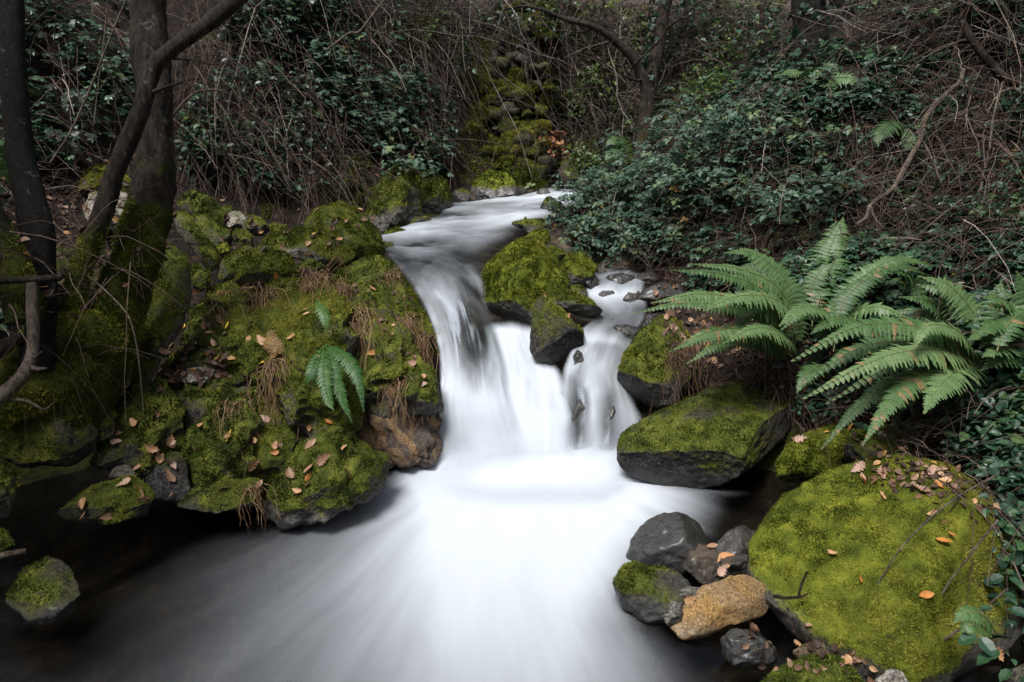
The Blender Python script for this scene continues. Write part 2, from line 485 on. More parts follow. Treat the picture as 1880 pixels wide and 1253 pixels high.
def ground_mat():
    m, nt, out = new_mat('forest_floor')
    tc = nd(nt, 'NewGeometry').outputs['Position']
    n1 = nd(nt, 'TexNoise', None, Vector=tc, Scale=9.0, Detail=8.0, Roughness=.7).outputs[0]
    n2 = nd(nt, 'TexNoise', None, Vector=tc, Scale=48.0, Detail=6.0, Roughness=.7).outputs[0]
    vo = nd(nt, 'TexVoronoi', None, Vector=tc, Scale=34.0, Randomness=1.0)
    lit = ramp(nt, vo.outputs['Color'], [(.2, (.007, .005, .004)), (.5, (.019, .013, .009)), (.8, (.044, .027, .018))])
    soil = ramp(nt, n2, [(.35, (.004, .003, .0025)), (.65, (.016, .012, .009))])
    base = mixc(nt, ramp(nt, n1, [(.4, 0.0), (.6, 1.0)]), soil, lit)
    moss = ramp(nt, n2, [(.3, (.014, .020, .003)), (.7, (.055, .068, .007))])
    mf = ramp(nt, math_(nt, 'ADD', attr(nt, 'moss'), math_(nt, 'MULTIPLY', math_(nt, 'SUBTRACT', n1, .5), .8)), [(.42, 0.0), (.6, 1.0)])
    c = mixc(nt, mf, base, moss)
    bed = ramp(nt, n1, [(.35, (.010, .009, .008)), (.52, (.034, .028, .020)), (.72, (.11, .085, .055))])
    wet = attr(nt, 'wet')
    c = mixc(nt, attr(nt, 'pale'), c, ramp(nt, n2, [(.3, (.045, .034, .028)), (.5, (.13, .105, .09)), (.7, (.25, .215, .19))]))  # far slope brightened in its colour, in place of light and haze
    c = mixc(nt, wet, c, bed)
    bp = nd(nt, 'Bump', None, Strength=.8, Distance=.03, Height=n2)
    p = nd(nt, 'BsdfPrincipled', None, Base_Color=c, Roughness=.85, Specular_IOR_Level=.15, Normal=bp.outputs[0])
    nt.links.new(p.outputs[0], out.inputs[0])
    return m


ground = link('ground', make_mesh('ground', gv, np.stack([ii, ii + 1, ii + nx + 1, ii + nx], 1), dict(moss=gm, wet=gw, pale=.6 * sstep(2.3, 3.0, gv[:, 2] + .35 * fbm(gv * 2, 3, 61)) * sstep(-1.5, .5, gv[:, 0])), ground_mat()))  # pale mask: light and haze on the upper right slope, painted in
tag(ground, kind='structure')

# ---------------------------------------------------------------- rocks
_bmi = {}


def ico(sub):
    if sub not in _bmi:
        bm = bmesh.new()
        bmesh.ops.create_icosphere(bm, subdivisions=sub, radius=1)
        v = np.array([x.co[:] for x in bm.verts])
        f = np.array([[q.index for q in x.verts] for x in bm.faces])
        bm.free()
        _bmi[sub] = (nrm(v), f)
    return _bmi[sub]


SURF = {}      # object name -> short phrase for labels of what lies on it


def moss_blades(verts, tris, mossv, nz, density, size, seed, lim=.45, origin=(0, 0, 0), mat=None, view=True, pv=.8):
    r = np.random.default_rng(seed)
    a, b, c = verts[tris[:, 0]], verts[tris[:, 1]], verts[tris[:, 2]]
    cr = np.cross(b - a, c - a)
    area = np.linalg.norm(cr, axis=1) / 2
    fn = nrm(cr)
    mo = mossv[tris].mean(1)
    ok = mo > lim
    if view:
        ok &= ((CAM - a) * fn).sum(1) > -.35 * np.linalg.norm(CAM - a, axis=1)
    w = area * ok * np.clip((mo - lim) * 4, .15, 1)
    n = int(w.sum() * density)
    if n < 20:
        return None
    pick = r.choice(len(tris), n, p=w / w.sum())
    u = np.sqrt(r.random(n))
    v2 = r.random(n)
    pos = a[pick] * (1 - u)[:, None] + b[pick] * (u * (1 - v2))[:, None] + c[pick] * (u * v2)[:, None]
    N = fn[pick]
    up = nrm(N * .75 + nrm(r.normal(size=(n, 3))) * .75 + np.array([0, 0, .15]))
    side = nrm(np.cross(up, nrm(r.normal(size=(n, 3)))))
    lump = .6 + .8 * (fbm(pos * 22, 2, seed) + .5)
    L = (size * (.6 + .8 * r.random(n)) * lump)[:, None]
    Wd = L * .30
    vv = np.stack([pos - N * .002 - side * Wd, pos - N * .002 + side * Wd, pos + up * L], 1).reshape(-1, 3)
    patch = fbm(pos * 1.7, 2, seed + 2) * .8 + fbm(pos * 4.3, 3, seed + 3) * 1.3 + fbm(pos * 22, 2, seed + 4) * .5
    rn = np.clip(.46 + patch * pv + r.normal(0, .16, n), 0, 1)
    tipl = np.repeat(rn, 3)
    f = np.arange(n * 3).reshape(-1, 3)
    return make_mesh('moss', vv - np.asarray(origin), f, dict(rnd=tipl), mat or M_MOSS, smooth=False)


def rock(name, label, poly, t, mat=None, moss=.35, depth=.85, lean=.3, facets=6, rough=.07, wz=None, sub=5, seed=None, short=None, blade=None,
         dens=42000, group=None, cat='rock', mmat=None, parent=None, lump=0.0, pv=.8):
    seed = seed if seed is not None else int(abs(poly[0][0] * 7 + poly[0][1] * 13 + len(poly)))
    r = np.random.default_rng(seed)
    pl = np.array(poly, float)
    x, y = pl[:, 0], pl[:, 1]
    x2, y2 = np.roll(x, -1), np.roll(y, -1)
    cr = x * y2 - x2 * y
    A = cr.sum() / 2
    cx, cy = ((x + x2) * cr).sum() / (6 * A), ((y + y2) * cr).sum() / (6 * A)
    k = np.linspace(0, 1, 40, endpoint=False)[:, None, None]
    dn = (pl[None] * (1 - k) + np.roll(pl, -1, 0)[None] * k).transpose(1, 0, 2).reshape(-1, 2)
    dx, dy = dn[:, 0] - cx, -(dn[:, 1] - cy)
    ang, rad = np.arctan2(dy, dx), np.hypot(dx, dy)
    NB = 180
    Rb = np.zeros(NB)
    bi = ((ang + np.pi) / (2 * np.pi) * NB).astype(int) % NB
    np.maximum.at(Rb, bi, rad)
    good = Rb > 0
    Rb = np.interp(np.arange(NB), np.where(good)[0], Rb[good], period=NB)
    ker = np.array([1, 2, 3, 2, 1.]) / 9
    Rb = np.convolve(np.concatenate([Rb[-2:], Rb, Rb[:2]]), ker, 'valid')
    mpp = t / FPX
    d, f = ico(sub)
    th = np.arctan2(d[:, 1], d[:, 0])
    s = np.hypot(d[:, 0], d[:, 1])
    Rt = np.interp((th + np.pi) / (2 * np.pi) * NB - .5, np.arange(NB), Rb, period=NB) * mpp
    size = Rb.mean() * mpp
    dep = depth * size
    v = np.stack([np.cos(th) * Rt * s ** .8, np.sin(th) * Rt * s ** .8, np.sign(d[:, 2]) * np.abs(d[:, 2]) ** .8 * dep], 1)
    for _ in range(facets):
        n = nrm(r.normal(size=3) * np.array([1, 1, 1]))
        n[2] = abs(n[2]) + .45
        n = nrm(n)
        h = v @ n
        sharp = facets >= 8
        lim = h.max() * (r.uniform(.55, .80) if sharp else r.uniform(.62, .86))
        v = v - np.maximum(h - lim, 0)[:, None] * n * (1.0 if sharp else .88)
    rdv = nrm(v)
    v = v + rdv * (fbm(v / size * 1.9 + seed, 4, seed) * rough * size)[:, None]
    v = v + rdv * (fbm(v * 13 + seed, 4, seed + 9, .6) * (.010 + .03 * size * rough / .07 * .5))[:, None]
    v = v + rdv * (fbm(v * 34 + seed, 3, seed + 15, .6) * .007)[:, None]
    if lump:
        v = v + rdv * ((.35 - 1.7 * np.abs(fbm(v * 5.5 + seed * 1.7, 3, seed + 21, .5))) * lump)[:, None]
    px, py = cx + v[:, 0] / mpp, cy - v[:, 1] / mpp
    tt = t - v[:, 2] + lean * v[:, 1]
    D = FW[None] + ((px - 940) / FPX)[:, None] * RT + ((626.5 - py) / FPX)[:, None] * UP
    wv = CAM + tt[:, None] * D
    me0 = make_mesh('stone', wv, f, None, None)
    nv = np.zeros(len(wv) * 3, np.float32)
    me0.vertices.foreach_get('normal', nv)
    nv = nv.reshape(-1, 3)
    if wz is None:
        wet = np.zeros(len(wv))
    else:
        wet = sstep(wz + .16, wz + .03, wv[:, 2] + .05 * fbm(wv * 6, 2, 3))
    ms = moss + .10 + .62 * (nv[:, 2] - .25) + .66 * fbm(wv * 4.5, 4, seed + 5) + .30 * fbm(wv * 15, 3, seed + 6) - 1.3 * wet
    base = np.array([wv[:, 0].mean(), wv[:, 1].mean(), max(wv[:, 2].min(), -.2)])
    me0.vertices.foreach_set('co', np.ascontiguousarray(wv - base, np.float32).ravel())
    for kk, vv in (('moss', ms), ('wet', wet)):
        me0.attributes.new(kk, 'FLOAT', 'POINT').data.foreach_set('value', vv.astype(np.float32))
    me0.materials.append(mat or M_ROCK)
    me0.update()
    o = link(name, me0, parent, base - np.array(parent.location) if parent is not None else base)
    if parent is None:
        tag(o, label, cat, group)
    SURF[o.name] = short or label
    bl = blade or (.0085 if t < 3.6 else .0105 if t < 5 else .014)
    mm = moss_blades(wv, f, ms, nv[:, 2], dens * (1 if t < 3.6 else .65 if t < 5 else .4), bl, seed, origin=base, mat=mmat or (M_BMOSS if moss > .5 else M_MOSS), pv=pv)
    if mm:
        mo = link('moss', mm, o)
        SURF[mo.name] = SURF[o.name]
    return o

B = 'boulder'
rock(B, 'huge rounded boulder under olive green moss in the bottom right corner', [(1368, 1070), (1390, 985), (1432, 916), (1496, 870), (1568, 844), (1650, 838), (1735, 855), (1820, 910), (1890, 1010), (1930, 1140), (1930, 1290), (1860, 1400), (1700, 1420), (1590, 1330), (1510, 1240), (1440, 1150)], 2.55,
     M_BRIGHT, moss=.60, depth=.78, lean=.42, facets=3, rough=.06, sub=6, wz=-.05, short='the huge mossy boulder in the bottom right corner', dens=120000, blade=.0058, cat='boulder', pv=.75)
rock(B, 'smooth dark wet boulder rising from white water beside the tan rock', [(1147, 1030), (1158, 992), (1188, 955), (1220, 939), (1258, 944), (1287, 966), (1303, 1000), (1296, 1045), (1250, 1065), (1180, 1058)], 2.72, M_DARKROCK, moss=.0, depth=.9, lean=.2, wz=.22, short='the smooth dark wet boulder', cat='boulder')
rock(B, 'low dark boulder with a green moss cap on its upstream side, nearest the white water', [(1124, 1070), (1140, 1045), (1165, 1032), (1200, 1040), (1250, 1050), (1270, 1075), (1255, 1115), (1218, 1145), (1180, 1145), (1142, 1115)], 2.45, M_DARKROCK, moss=.22, depth=.9, lean=.25, wz=-.02, short='the low half mossy boulder', dens=62999, cat='boulder')
rock('rock', 'angular golden tan rock lying on the smaller stones by the shore', [(1228, 1150), (1246, 1115), (1290, 1080), (1340, 1056), (1378, 1046), (1404, 1064), (1426, 1105), (1412, 1128), (1370, 1140), (1335, 1152), (1290, 1172), (1250, 1176)], 2.38, M_TAN, moss=-.45, depth=.75, lean=.45, facets=18, rough=.05, wz=-.08, short='the golden tan rock')
rock('rock', 'round grey stone partly hidden against the huge mossy boulder', [(1313, 1005), (1333, 976), (1365, 966), (1397, 978), (1408, 1010), (1396, 1050), (1350, 1060), (1322, 1045)], 2.72, M_ROCK, moss=-.1, wz=.2, short='the round grey stone by the huge boulder')
rock('rock', 'brown wet slab of slate leaning between the dark wet boulder and the tan rock', [(1248, 992), (1268, 980), (1300, 993), (1335, 1035), (1340, 1062), (1312, 1080), (1280, 1066), (1252, 1042)], 2.58, M_BROWN, moss=-.2, depth=.6, lean=.6, facets=10, wz=0, short='the brown wet slab')
rock('rock', 'splintered brown stone standing under the round grey stone', [(1318, 1030), (1340, 1015), (1375, 1012), (1384, 1040), (1370, 1062), (1335, 1066)], 2.6, M_BROWN, moss=-.5, depth=.6, facets=10, wz=0, short='the splintered brown stone')
rock('rock', 'small pale grey stone wedged between the half mossy boulder and the tan rock', [(1213, 1125), (1232, 1100), (1250, 1108), (1250, 1140), (1225, 1150)], 2.36, M_ROCK, moss=-.6, wz=-.1, short='the small pale grey stone')
rock('rock', 'small flat grey stone on top of the half mossy boulder', [(1238, 1092), (1262, 1078), (1292, 1082), (1285, 1102), (1250, 1110)], 2.42, M_ROCK, moss=-.5, depth=.9, short='the small flat grey stone')
rock('rock', 'wet blue grey stone half under the stream below the tan rock', [(1322, 1175), (1345, 1158), (1385, 1160), (1420, 1185), (1425, 1215), (1390, 1232), (1345, 1225), (1325, 1200)], 2.2, M_DARKROCK, moss=-.05, wz=.15, short='the wet blue grey stone')
rock('rock', 'flat brown stone at the waterline in front of the huge boulder', [(1450, 1195), (1475, 1182), (1515, 1180), (1525, 1198), (1505, 1216), (1460, 1215)], 2.2, M_BROWN, moss=-.3, depth=.7, wz=-.1, short='the flat brown stone')
rock('rock', 'mossy stone cut off by the bottom edge of the picture', [(1395, 1262), (1430, 1228), (1480, 1205), (1530, 1203), (1570, 1232), (1590, 1275), (1560, 1310), (1430, 1310)], 2.05, M_ROCK, moss=.5, wz=-.1, short='the mossy stone at the bottom edge', dens=62999)
rock('rock', 'bare rounded grey stone at the bottom edge beside orange leaves', [(1606, 1250), (1625, 1230), (1655, 1230), (1675, 1252), (1665, 1285), (1615, 1285)], 2.0, M_PALE, moss=-.6, short='the bare grey stone at the bottom edge')
rock('rock', 'grey stone poking out of the extreme bottom right corner', [(1840, 1262), (1858, 1230), (1885, 1216), (1915, 1240), (1910, 1290), (1850, 1290)], 2.0, M_ROCK, moss=-.2, short='the grey stone in the corner')
rock(B, 'broad flat topped boulder dark and lichen spotted, below the ferns', [(1132, 815), (1140, 793), (1170, 774), (1205, 755), (1250, 735), (1310, 712), (1370, 697), (1425, 700), (1458, 730), (1448, 790), (1410, 830), (1385, 855), (1330, 885), (1280, 900), (1220, 895), (1165, 875), (1138, 858)], 3.35, M_DARKROCK, moss=.16, depth=.8, lean=.6, facets=9, rough=.05, sub=6, wz=-.02, short='the broad flat topped boulder below the ferns', dens=42000, cat='boulder')
rock(B, 'small mossy boulder overhanging a dark hollow between two large boulders', [(1425, 855), (1445, 820), (1480, 795), (1530, 780), (1565, 790), (1575, 830), (1540, 862), (1480, 888), (1437, 888)], 3.05, M_BRIGHT, moss=.75, depth=.8, lean=.35, short='the small mossy boulder over the dark hollow', dens=56000, cat='boulder')
rock('rock', 'dark shaded rock behind the huge boulder under fern fronds', [(1545, 830), (1570, 790), (1620, 775), (1680, 800), (1690, 850), (1640, 870), (1570, 868)], 3.0, M_DARKROCK, moss=.25, lean=.3, short='the dark rock under the fern fronds')
rock(B, 'dark boulder with a bright moss cap right of the small cascade', [(1131, 690), (1148, 648), (1180, 605), (1212, 583), (1245, 585), (1272, 625), (1272, 695), (1240, 745), (1190, 748), (1146, 725)], 3.72, M_DARKROCK, moss=.40, depth=.95, lean=.35, wz=.22, mmat=M_BMOSS, short='the moss capped boulder by the small cascade', dens=47600, cat='boulder')
rock('rock', 'dark mossy rock on the bank above the side stream', [(1168, 548), (1184, 528), (1215, 519), (1248, 522), (1262, 545), (1225, 566), (1175, 563)], 4.35, M_DARKROCK, moss=.28, lean=.3, wz=.6, short='the dark rock above the side stream')
rock('rock', 'bare brown splintered stone at the edge of the side stream', [(1143, 552), (1152, 535), (1165, 540), (1178, 530), (1184, 548), (1170, 562), (1148, 562)], 4.32, M_BROWN, moss=-.6, facets=10, depth=.7, wz=.62, short='the bare brown stone by the side stream')
rock(B, 'large bright mossy boulder with pale bare patches in midstream at the lip of the falls', [(881, 512), (890, 488), (930, 454), (960, 437), (998, 430), (1006, 452), (1036, 478), (1044, 510), (1035, 532), (1002, 548), (985, 578), (972, 604), (930, 600), (898, 582), (884, 548)], 4.15, M_BRIGHT, moss=.66, depth=.85, lean=.45, facets=9, rough=.05, sub=6, wz=.48, short='the large bright mossy boulder in midstream', dens=61599, cat='boulder')
rock(B, 'pointed dark mossy boulder dividing the main fall from the small cascade', [(974, 645), (978, 572), (990, 543), (1012, 553), (1050, 588), (1073, 612), (1068, 640), (1042, 662), (1018, 676), (998, 690), (983, 672)], 3.82, M_DARKROCK, moss=-.02, depth=.85, lean=.4, facets=8, wz=.30, short='the pointed boulder dividing the falls', dens=56000, cat='boulder')
rock('rock', 'long low mossy rock sloping to the side stream behind the pointed boulder', [(1003, 545), (1025, 533), (1060, 538), (1092, 558), (1112, 575), (1105, 588), (1070, 584), (1030, 570)], 4.02, M_ROCK, moss=.40, lean=.3, wz=.5, short='the long low mossy rock', mmat=M_BMOSS, dens=56000)
rock('rock', 'rounded mossy rock leaning on the midstream boulder, beside the side stream', [(1028, 490), (1045, 468), (1070, 463), (1096, 487), (1088, 510), (1060, 528), (1036, 530)], 4.5, M_BRIGHT, moss=.58, lean=.35, wz=.58, short='the rounded mossy rock beside the side stream', dens=56000)
rock('rock', 'small mossy stone tucked behind the midstream boulder, nearest the upper stream', [(962, 436), (980, 424), (1006, 423), (1012, 442), (995, 452), (970, 450)], 4.85, M_BRIGHT, moss=.6, lean=.3, short='the mossy stone behind the midstream boulder')
rock('rock', 'small mossy stone on the right shoulder of the midstream boulder', [(998, 466), (1012, 452), (1030, 456), (1042, 470), (1030, 482), (1008, 482)], 4.6, M_ROCK, moss=.5, lean=.3, short='the mossy stone on the midstream boulder')
rock('rock', 'small mossy stone at the foot of the rounded rock by the side stream', [(1038, 538), (1050, 524), (1072, 525), (1080, 540), (1068, 550), (1045, 550)], 4.22, M_ROCK, moss=.42, lean=.3, wz=.52, short='the small mossy stone by the side stream')
rock('rock', 'flat dark wet rock at the right edge of the upper stream', [(926, 424), (940, 408), (968, 402), (1003, 403), (1012, 420), (1000, 432), (950, 433)], 5.15, M_DARKROCK, moss=.0, lean=.5, wz=.74, short='the flat dark wet rock')
rock('rock', 'dark mossy rock standing in the upper stream', [(988, 390), (996, 372), (1008, 362), (1024, 370), (1034, 390), (1020, 399), (995, 398)], 5.75, M_DARKROCK, moss=.3, lean=.3, wz=.84, short='the dark rock in the upper stream')
rock('rock', 'grey wet stone making the step of the side stream', [(1103, 520), (1115, 506), (1140, 502), (1165, 506), (1168, 525), (1150, 535), (1115, 534)], 4.6, M_DARKROCK, moss=-.5, lean=.3, wz=.66, short='the wet step stone')
rock('rock', 'smooth round dark stone in the foam of the side stream', [(1099, 542), (1106, 534), (1125, 533), (1131, 542), (1122, 549), (1104, 549)], 4.4, M_DARKROCK, moss=-.6, lean=.2, facets=3, wz=.66, short='the smooth round dark stone')
rock('rock', 'flat black wet rock above the small cascade', [(1122, 605), (1132, 597), (1155, 596), (1178, 603), (1172, 620), (1150, 626), (1130, 618)], 3.95, M_DARKROCK, moss=-.5, lean=.4, wz=.55, short='the flat black wet rock')
rock('rock', 'pale grey boulder half hidden behind the brambles', [(1080, 470), (1100, 446), (1140, 440), (1180, 455), (1185, 490), (1150, 505), (1100, 500)], 4.95, M_PALE, moss=.05, lean=.3, short='the pale boulder behind the brambles')
rock('rock', 'mossy earth covered rock under the bramble above the midstream boulder', [(1035, 450), (1045, 425), (1080, 415), (1120, 420), (1128, 450), (1090, 465)], 5.05, M_ROCK, moss=.3, lean=.3, short='the rock under the bramble')
for i, (pl, tt) in enumerate([([(1040, 790), (1048, 740), (1070, 722), (1086, 760), (1082, 830), (1050, 835)], 3.64), ([(1090, 790), (1102, 735), (1120, 722), (1135, 760), (1128, 825), (1100, 835)], 3.64), ([(1060, 700), (1075, 675), (1100, 672), (1112, 700), (1090, 718)], 3.85)]):
    rock('rock', ['dark rock behind the left veil of the small cascade', 'dark rock behind the right veil of the small cascade', 'dark stone just under the top of the small cascade'][i], pl, tt, M_DARKROCK, moss=-.8, wz=.6, lean=.2, short='the rock under the small cascade')
# ---- left: the outcrop
oc = empty('mossy_outcrop', P(560, 790, 3.35))
tag(oc, 'big grass hung mossy outcrop on the left bank beside the falls', 'outcrop')
OCS = 'the mossy outcrop left of the falls'
for nm, pl, tt, kw in [
        ('shelf', [(285, 715), (310, 660), (335, 600), (368, 545), (425, 514), (490, 510), (540, 560), (575, 640), (560, 712), (480, 735), (400, 722), (330, 728)], 3.66, dict(moss=.44, depth=.72, lean=.95, seed=5)),
        ('ridge', [(452, 600), (480, 530), (505, 506), (560, 499), (600, 515), (635, 580), (660, 680), (655, 790), (600, 806), (545, 790), (505, 740), (470, 680)], 3.52, dict(moss=.46, depth=.72, lean=.7, seed=6, mmat=M_BMOSS)),
        ('flank', [(585, 520), (645, 522), (705, 560), (755, 620), (800, 688), (812, 750), (770, 790), (700, 790), (650, 740), (615, 650)], 3.66, dict(moss=.26, depth=.72, lean=.6, seed=7)),
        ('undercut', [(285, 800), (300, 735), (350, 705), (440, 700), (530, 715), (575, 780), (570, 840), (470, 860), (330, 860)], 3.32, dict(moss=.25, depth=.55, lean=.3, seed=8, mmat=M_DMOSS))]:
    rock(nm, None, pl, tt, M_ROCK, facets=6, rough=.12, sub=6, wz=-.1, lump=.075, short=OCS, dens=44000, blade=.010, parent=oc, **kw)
rock(B, 'steep mossy shoulder of rock along the left edge of the waterfall', [(603, 512), (648, 478), (690, 468), (728, 488), (760, 540), (790, 600), (811, 650), (800, 700), (740, 660), (690, 580), (640, 535)], 3.98, M_ROCK, moss=.42, depth=.7, lean=.45, facets=6, sub=6, wz=.2, short='the mossy shoulder of rock beside the waterfall', mmat=M_BMOSS, dens=42000, cat='boulder')
rock(B, 'mossy block of rock with strewn leaves at the foot of the outcrop, left of centre', [(318, 890), (335, 815), (380, 765), (438, 735), (475, 775), (475, 850), (445, 900), (380, 920)], 3.08, M_ROCK, moss=.40, depth=.75, lean=.5, facets=6, rough=.09, sub=6, wz=0, lump=.055, short='the mossy block at the foot of the outcrop', dens=47600, cat='boulder')
rock(B, 'low rounded mossy boulder touching the pool at the foot of the outcrop', [(462, 945), (500, 900), (535, 855), (560, 808), (610, 783), (662, 790), (702, 830), (722, 875), (702, 905), (650, 930), (580, 955), (520, 965)], 3.0, M_ROCK, moss=.34, depth=.7, lean=.55, facets=7, rough=.09, sub=6, wz=-.03, lump=.055, short='the rounded mossy boulder touching the pool', dens=47600, cat='boulder')
rock('rock', 'bare brown veined wet rock face at the waterfall foot', [(640, 800), (655, 745), (700, 700), (770, 690), (822, 715), (825, 800), (795, 850), (735, 875), (670, 850)], 3.52, M_WETROCK, moss=-.55, depth=.35, lean=.5, facets=6, rough=.30, sub=6, wz=-.06, lump=.03, short='the bare brown rock at the waterfall foot')
rock('rock', 'flat wet slate slab with oak leaves at the edge of the dark pool', [(255, 905), (262, 850), (290, 825), (345, 835), (350, 900), (320, 930), (270, 930)], 2.98, M_DARKROCK, moss=-.3, depth=.7, lean=.8, wz=.0, facets=10, short='the flat slate slab by the pool')
rock('rock', 'small rounded grey stone resting on the low mossy rock by the dark pool', [(200, 875), (215, 856), (238, 852), (250, 868), (248, 885), (215, 888)], 2.92, M_ROCK, moss=-.1, short='the small grey stone by the pool')
rock('rock', 'low mossy rock running along the edge of the dark pool', [(105, 945), (140, 915), (190, 885), (250, 875), (285, 905), (270, 945), (200, 962), (130, 965)], 2.8, M_DARKROCK, moss=.32, depth=.7, lean=.7, wz=-.04, short='the low mossy rock by the dark pool', dens=50400)
rock('rock', 'thin mossy ledge just above the water between slate slab and rounded boulder', [(325, 930), (350, 895), (400, 880), (470, 880), (500, 905), (460, 930), (400, 945)], 2.88, M_DARKROCK, moss=.25, depth=.6, lean=.8, wz=-.02, short='the thin mossy ledge', dens=50400)
rock('rock', 'drowned mossy rock in the dark water at the far left', [(10, 1105), (40, 1050), (90, 1020), (130, 1040), (150, 1090), (120, 1140), (50, 1150)], 2.36, M_DARKROCK, moss=.20, depth=.7, lean=.6, wz=.0, short='the drowned mossy rock', dens=56000, mmat=M_DMOSS)
rock('rock', 'mossy rock at the left picture edge above the dark pool', [(-40, 960), (-40, 850), (0, 838), (25, 870), (32, 905), (15, 950)], 2.5, M_ROCK, moss=.5, depth=.9, short='the mossy rock at the left edge', dens=56000)
rock('rock', 'small mossy stone at the left picture edge near the water', [(-20, 1012), (-15, 975), (10, 978), (24, 1000), (8, 1015)], 2.4, M_ROCK, moss=.5, depth=.9, short='the small mossy stone at the left edge', dens=56000)
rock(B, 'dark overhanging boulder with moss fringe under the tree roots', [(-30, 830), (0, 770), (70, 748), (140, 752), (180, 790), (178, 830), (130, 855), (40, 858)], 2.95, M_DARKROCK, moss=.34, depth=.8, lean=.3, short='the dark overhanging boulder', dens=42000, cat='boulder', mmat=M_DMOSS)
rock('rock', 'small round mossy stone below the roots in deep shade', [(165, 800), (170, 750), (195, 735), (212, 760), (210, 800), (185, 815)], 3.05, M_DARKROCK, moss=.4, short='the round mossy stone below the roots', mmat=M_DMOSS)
rock(B, 'tall pointed mossy slab leaning behind the tree trunk, with one white lichen spot', [(235, 700), (262, 590), (292, 470), (312, 408), (326, 420), (346, 470), (352, 545), (335, 600), (300, 650), (265, 720)], 3.45, M_ROCK, moss=.44, depth=.45, lean=.35, facets=3, rough=.03, sub=6, short='the tall pointed mossy slab', mmat=M_BMOSS, dens=42000, cat='boulder')
rock(B, 'tall round topped mossy boulder on the left shore of the upper stream', [(550, 425), (582, 382), (625, 370), (664, 388), (696, 422), (708, 472), (672, 496), (596, 480)], 4.42, M_ROCK, moss=.45, depth=.9, lean=.35, wz=.6, short='the round topped mossy boulder', mmat=M_BMOSS, dens=50400, cat='boulder')
rock(B, 'wide flat mossy boulder with pale bare top holding oak leaves', [(466, 442), (500, 428), (550, 420), (590, 416), (640, 420), (662, 452), (650, 478), (600, 492), (540, 475), (490, 458)], 4.25, M_PALE, moss=.42, depth=.85, lean=.45, short='the wide flat mossy boulder', mmat=M_BMOSS, dens=50400, cat='boulder')
rock('rock', 'squarish mossy rock in the boulder pile behind the outcrop', [(400, 515), (408, 478), (445, 455), (500, 451), (508, 480), (480, 505), (435, 520)], 4.05, M_ROCK, moss=.42, lean=.35, short='the squarish mossy rock', mmat=M_BMOSS, dens=50400)
rock('rock', 'gabled mossy rock directly behind the top of the outcrop', [(432, 515), (452, 482), (490, 468), (512, 461), (536, 472), (552, 508), (520, 525), (460, 525)], 3.92, M_ROCK, moss=.40, lean=.35, short='the gabled mossy rock', mmat=M_BMOSS, dens=50400)
rock('rock', 'small domed mossy stone right of the gabled rock', [(543, 500), (555, 480), (575, 474), (596, 488), (602, 508), (570, 515)], 3.98, M_ROCK, moss=.42, lean=.3, short='the small domed mossy stone')
rock('rock', 'small upright mossy stone beside the tall pointed slab', [(352, 525), (358, 500), (372, 491), (384, 500), (386, 525), (368, 538)], 3.80, M_ROCK, moss=.45, lean=.2, short='the small upright mossy stone')
rock('rock', 'flat mossy cap stone in the gap right of the pointed slab', [(350, 505), (352, 486), (368, 483), (372, 495), (366, 510)], 4.00, M_ROCK, moss=.4, short='the flat mossy cap stone')
rock(B, 'long dark slab with bare shaded face at the back of the boulder pile', [(316, 368), (330, 350), (350, 347), (385, 362), (414, 388), (412, 415), (375, 405), (335, 388)], 4.50, M_DARKROCK, moss=.22, lean=.3, facets=8, short='the long dark slab', cat='boulder')
rock('rock', 'mossy rib of rock slanting down from the tree trunk', [(318, 395), (338, 382), (365, 420), (398, 460), (404, 490), (385, 500), (350, 455), (325, 425)], 4.10, M_ROCK, moss=.42, depth=.8, lean=.25, short='the slanting mossy rib', dens=42000)
rock('rock', 'wide mossy rock behind the slanting rib', [(345, 400), (375, 395), (410, 415), (435, 440), (430, 460), (395, 455), (360, 430)], 4.30, M_ROCK, moss=.40, lean=.4, short='the wide mossy rock')
rock('rock', 'egg shaped stone in the middle of the boulder pile', [(424, 438), (432, 422), (450, 420), (465, 435), (462, 452), (438, 455)], 4.30, M_ROCK, moss=.22, lean=.2, facets=3, short='the egg shaped stone')
rock('rock', 'bare pale brown stone between mossy ones at the back of the pile', [(412, 410), (420, 390), (440, 387), (458, 405), (452, 420), (425, 422)], 4.55, M_PALE, moss=-.2, facets=9, short='the bare pale brown stone')
rock('rock', 'wedge shaped mossy stone at the back of the pile', [(445, 415), (452, 396), (475, 400), (502, 425), (490, 435), (455, 432)], 4.50, M_ROCK, moss=.36, short='the wedge shaped mossy stone')
rock('rock', 'little bright mossy stone in front of the egg shaped stone', [(396, 460), (402, 447), (415, 445), (425, 455), (418, 466), (402, 468)], 4.20, M_BRIGHT, moss=.6, short='the little bright mossy stone')
rock('rock', 'low flat stone behind the wide flat boulder', [(492, 422), (500, 412), (525, 415), (528, 425), (505, 430)], 4.65, M_ROCK, moss=.3, short='the low flat stone')
rock(B, 'bright moss hump on a grey rock seen between the slanted stem and the dark trunk', [(122, 345), (140, 322), (170, 306), (205, 304), (232, 318), (245, 345), (230, 362), (150, 362)], 4.60, M_BRIGHT, moss=.62, lean=.5, short='the bright moss hump', cat='boulder')
rock('rock', 'bare grey slab under the bright moss hump', [(150, 385), (165, 355), (215, 348), (255, 362), (262, 400), (215, 425), (165, 420)], 4.30, M_PALE, moss=-.15, lean=.6, facets=9, short='the bare grey slab')
rock('rock', 'pale bare rock face on the dark slope left of the trunks', [(70, 265), (80, 232), (110, 238), (125, 262), (118, 290), (85, 288)], 4.60, M_PALE, moss=-.5, lean=.2, facets=9, short='the pale rock face')
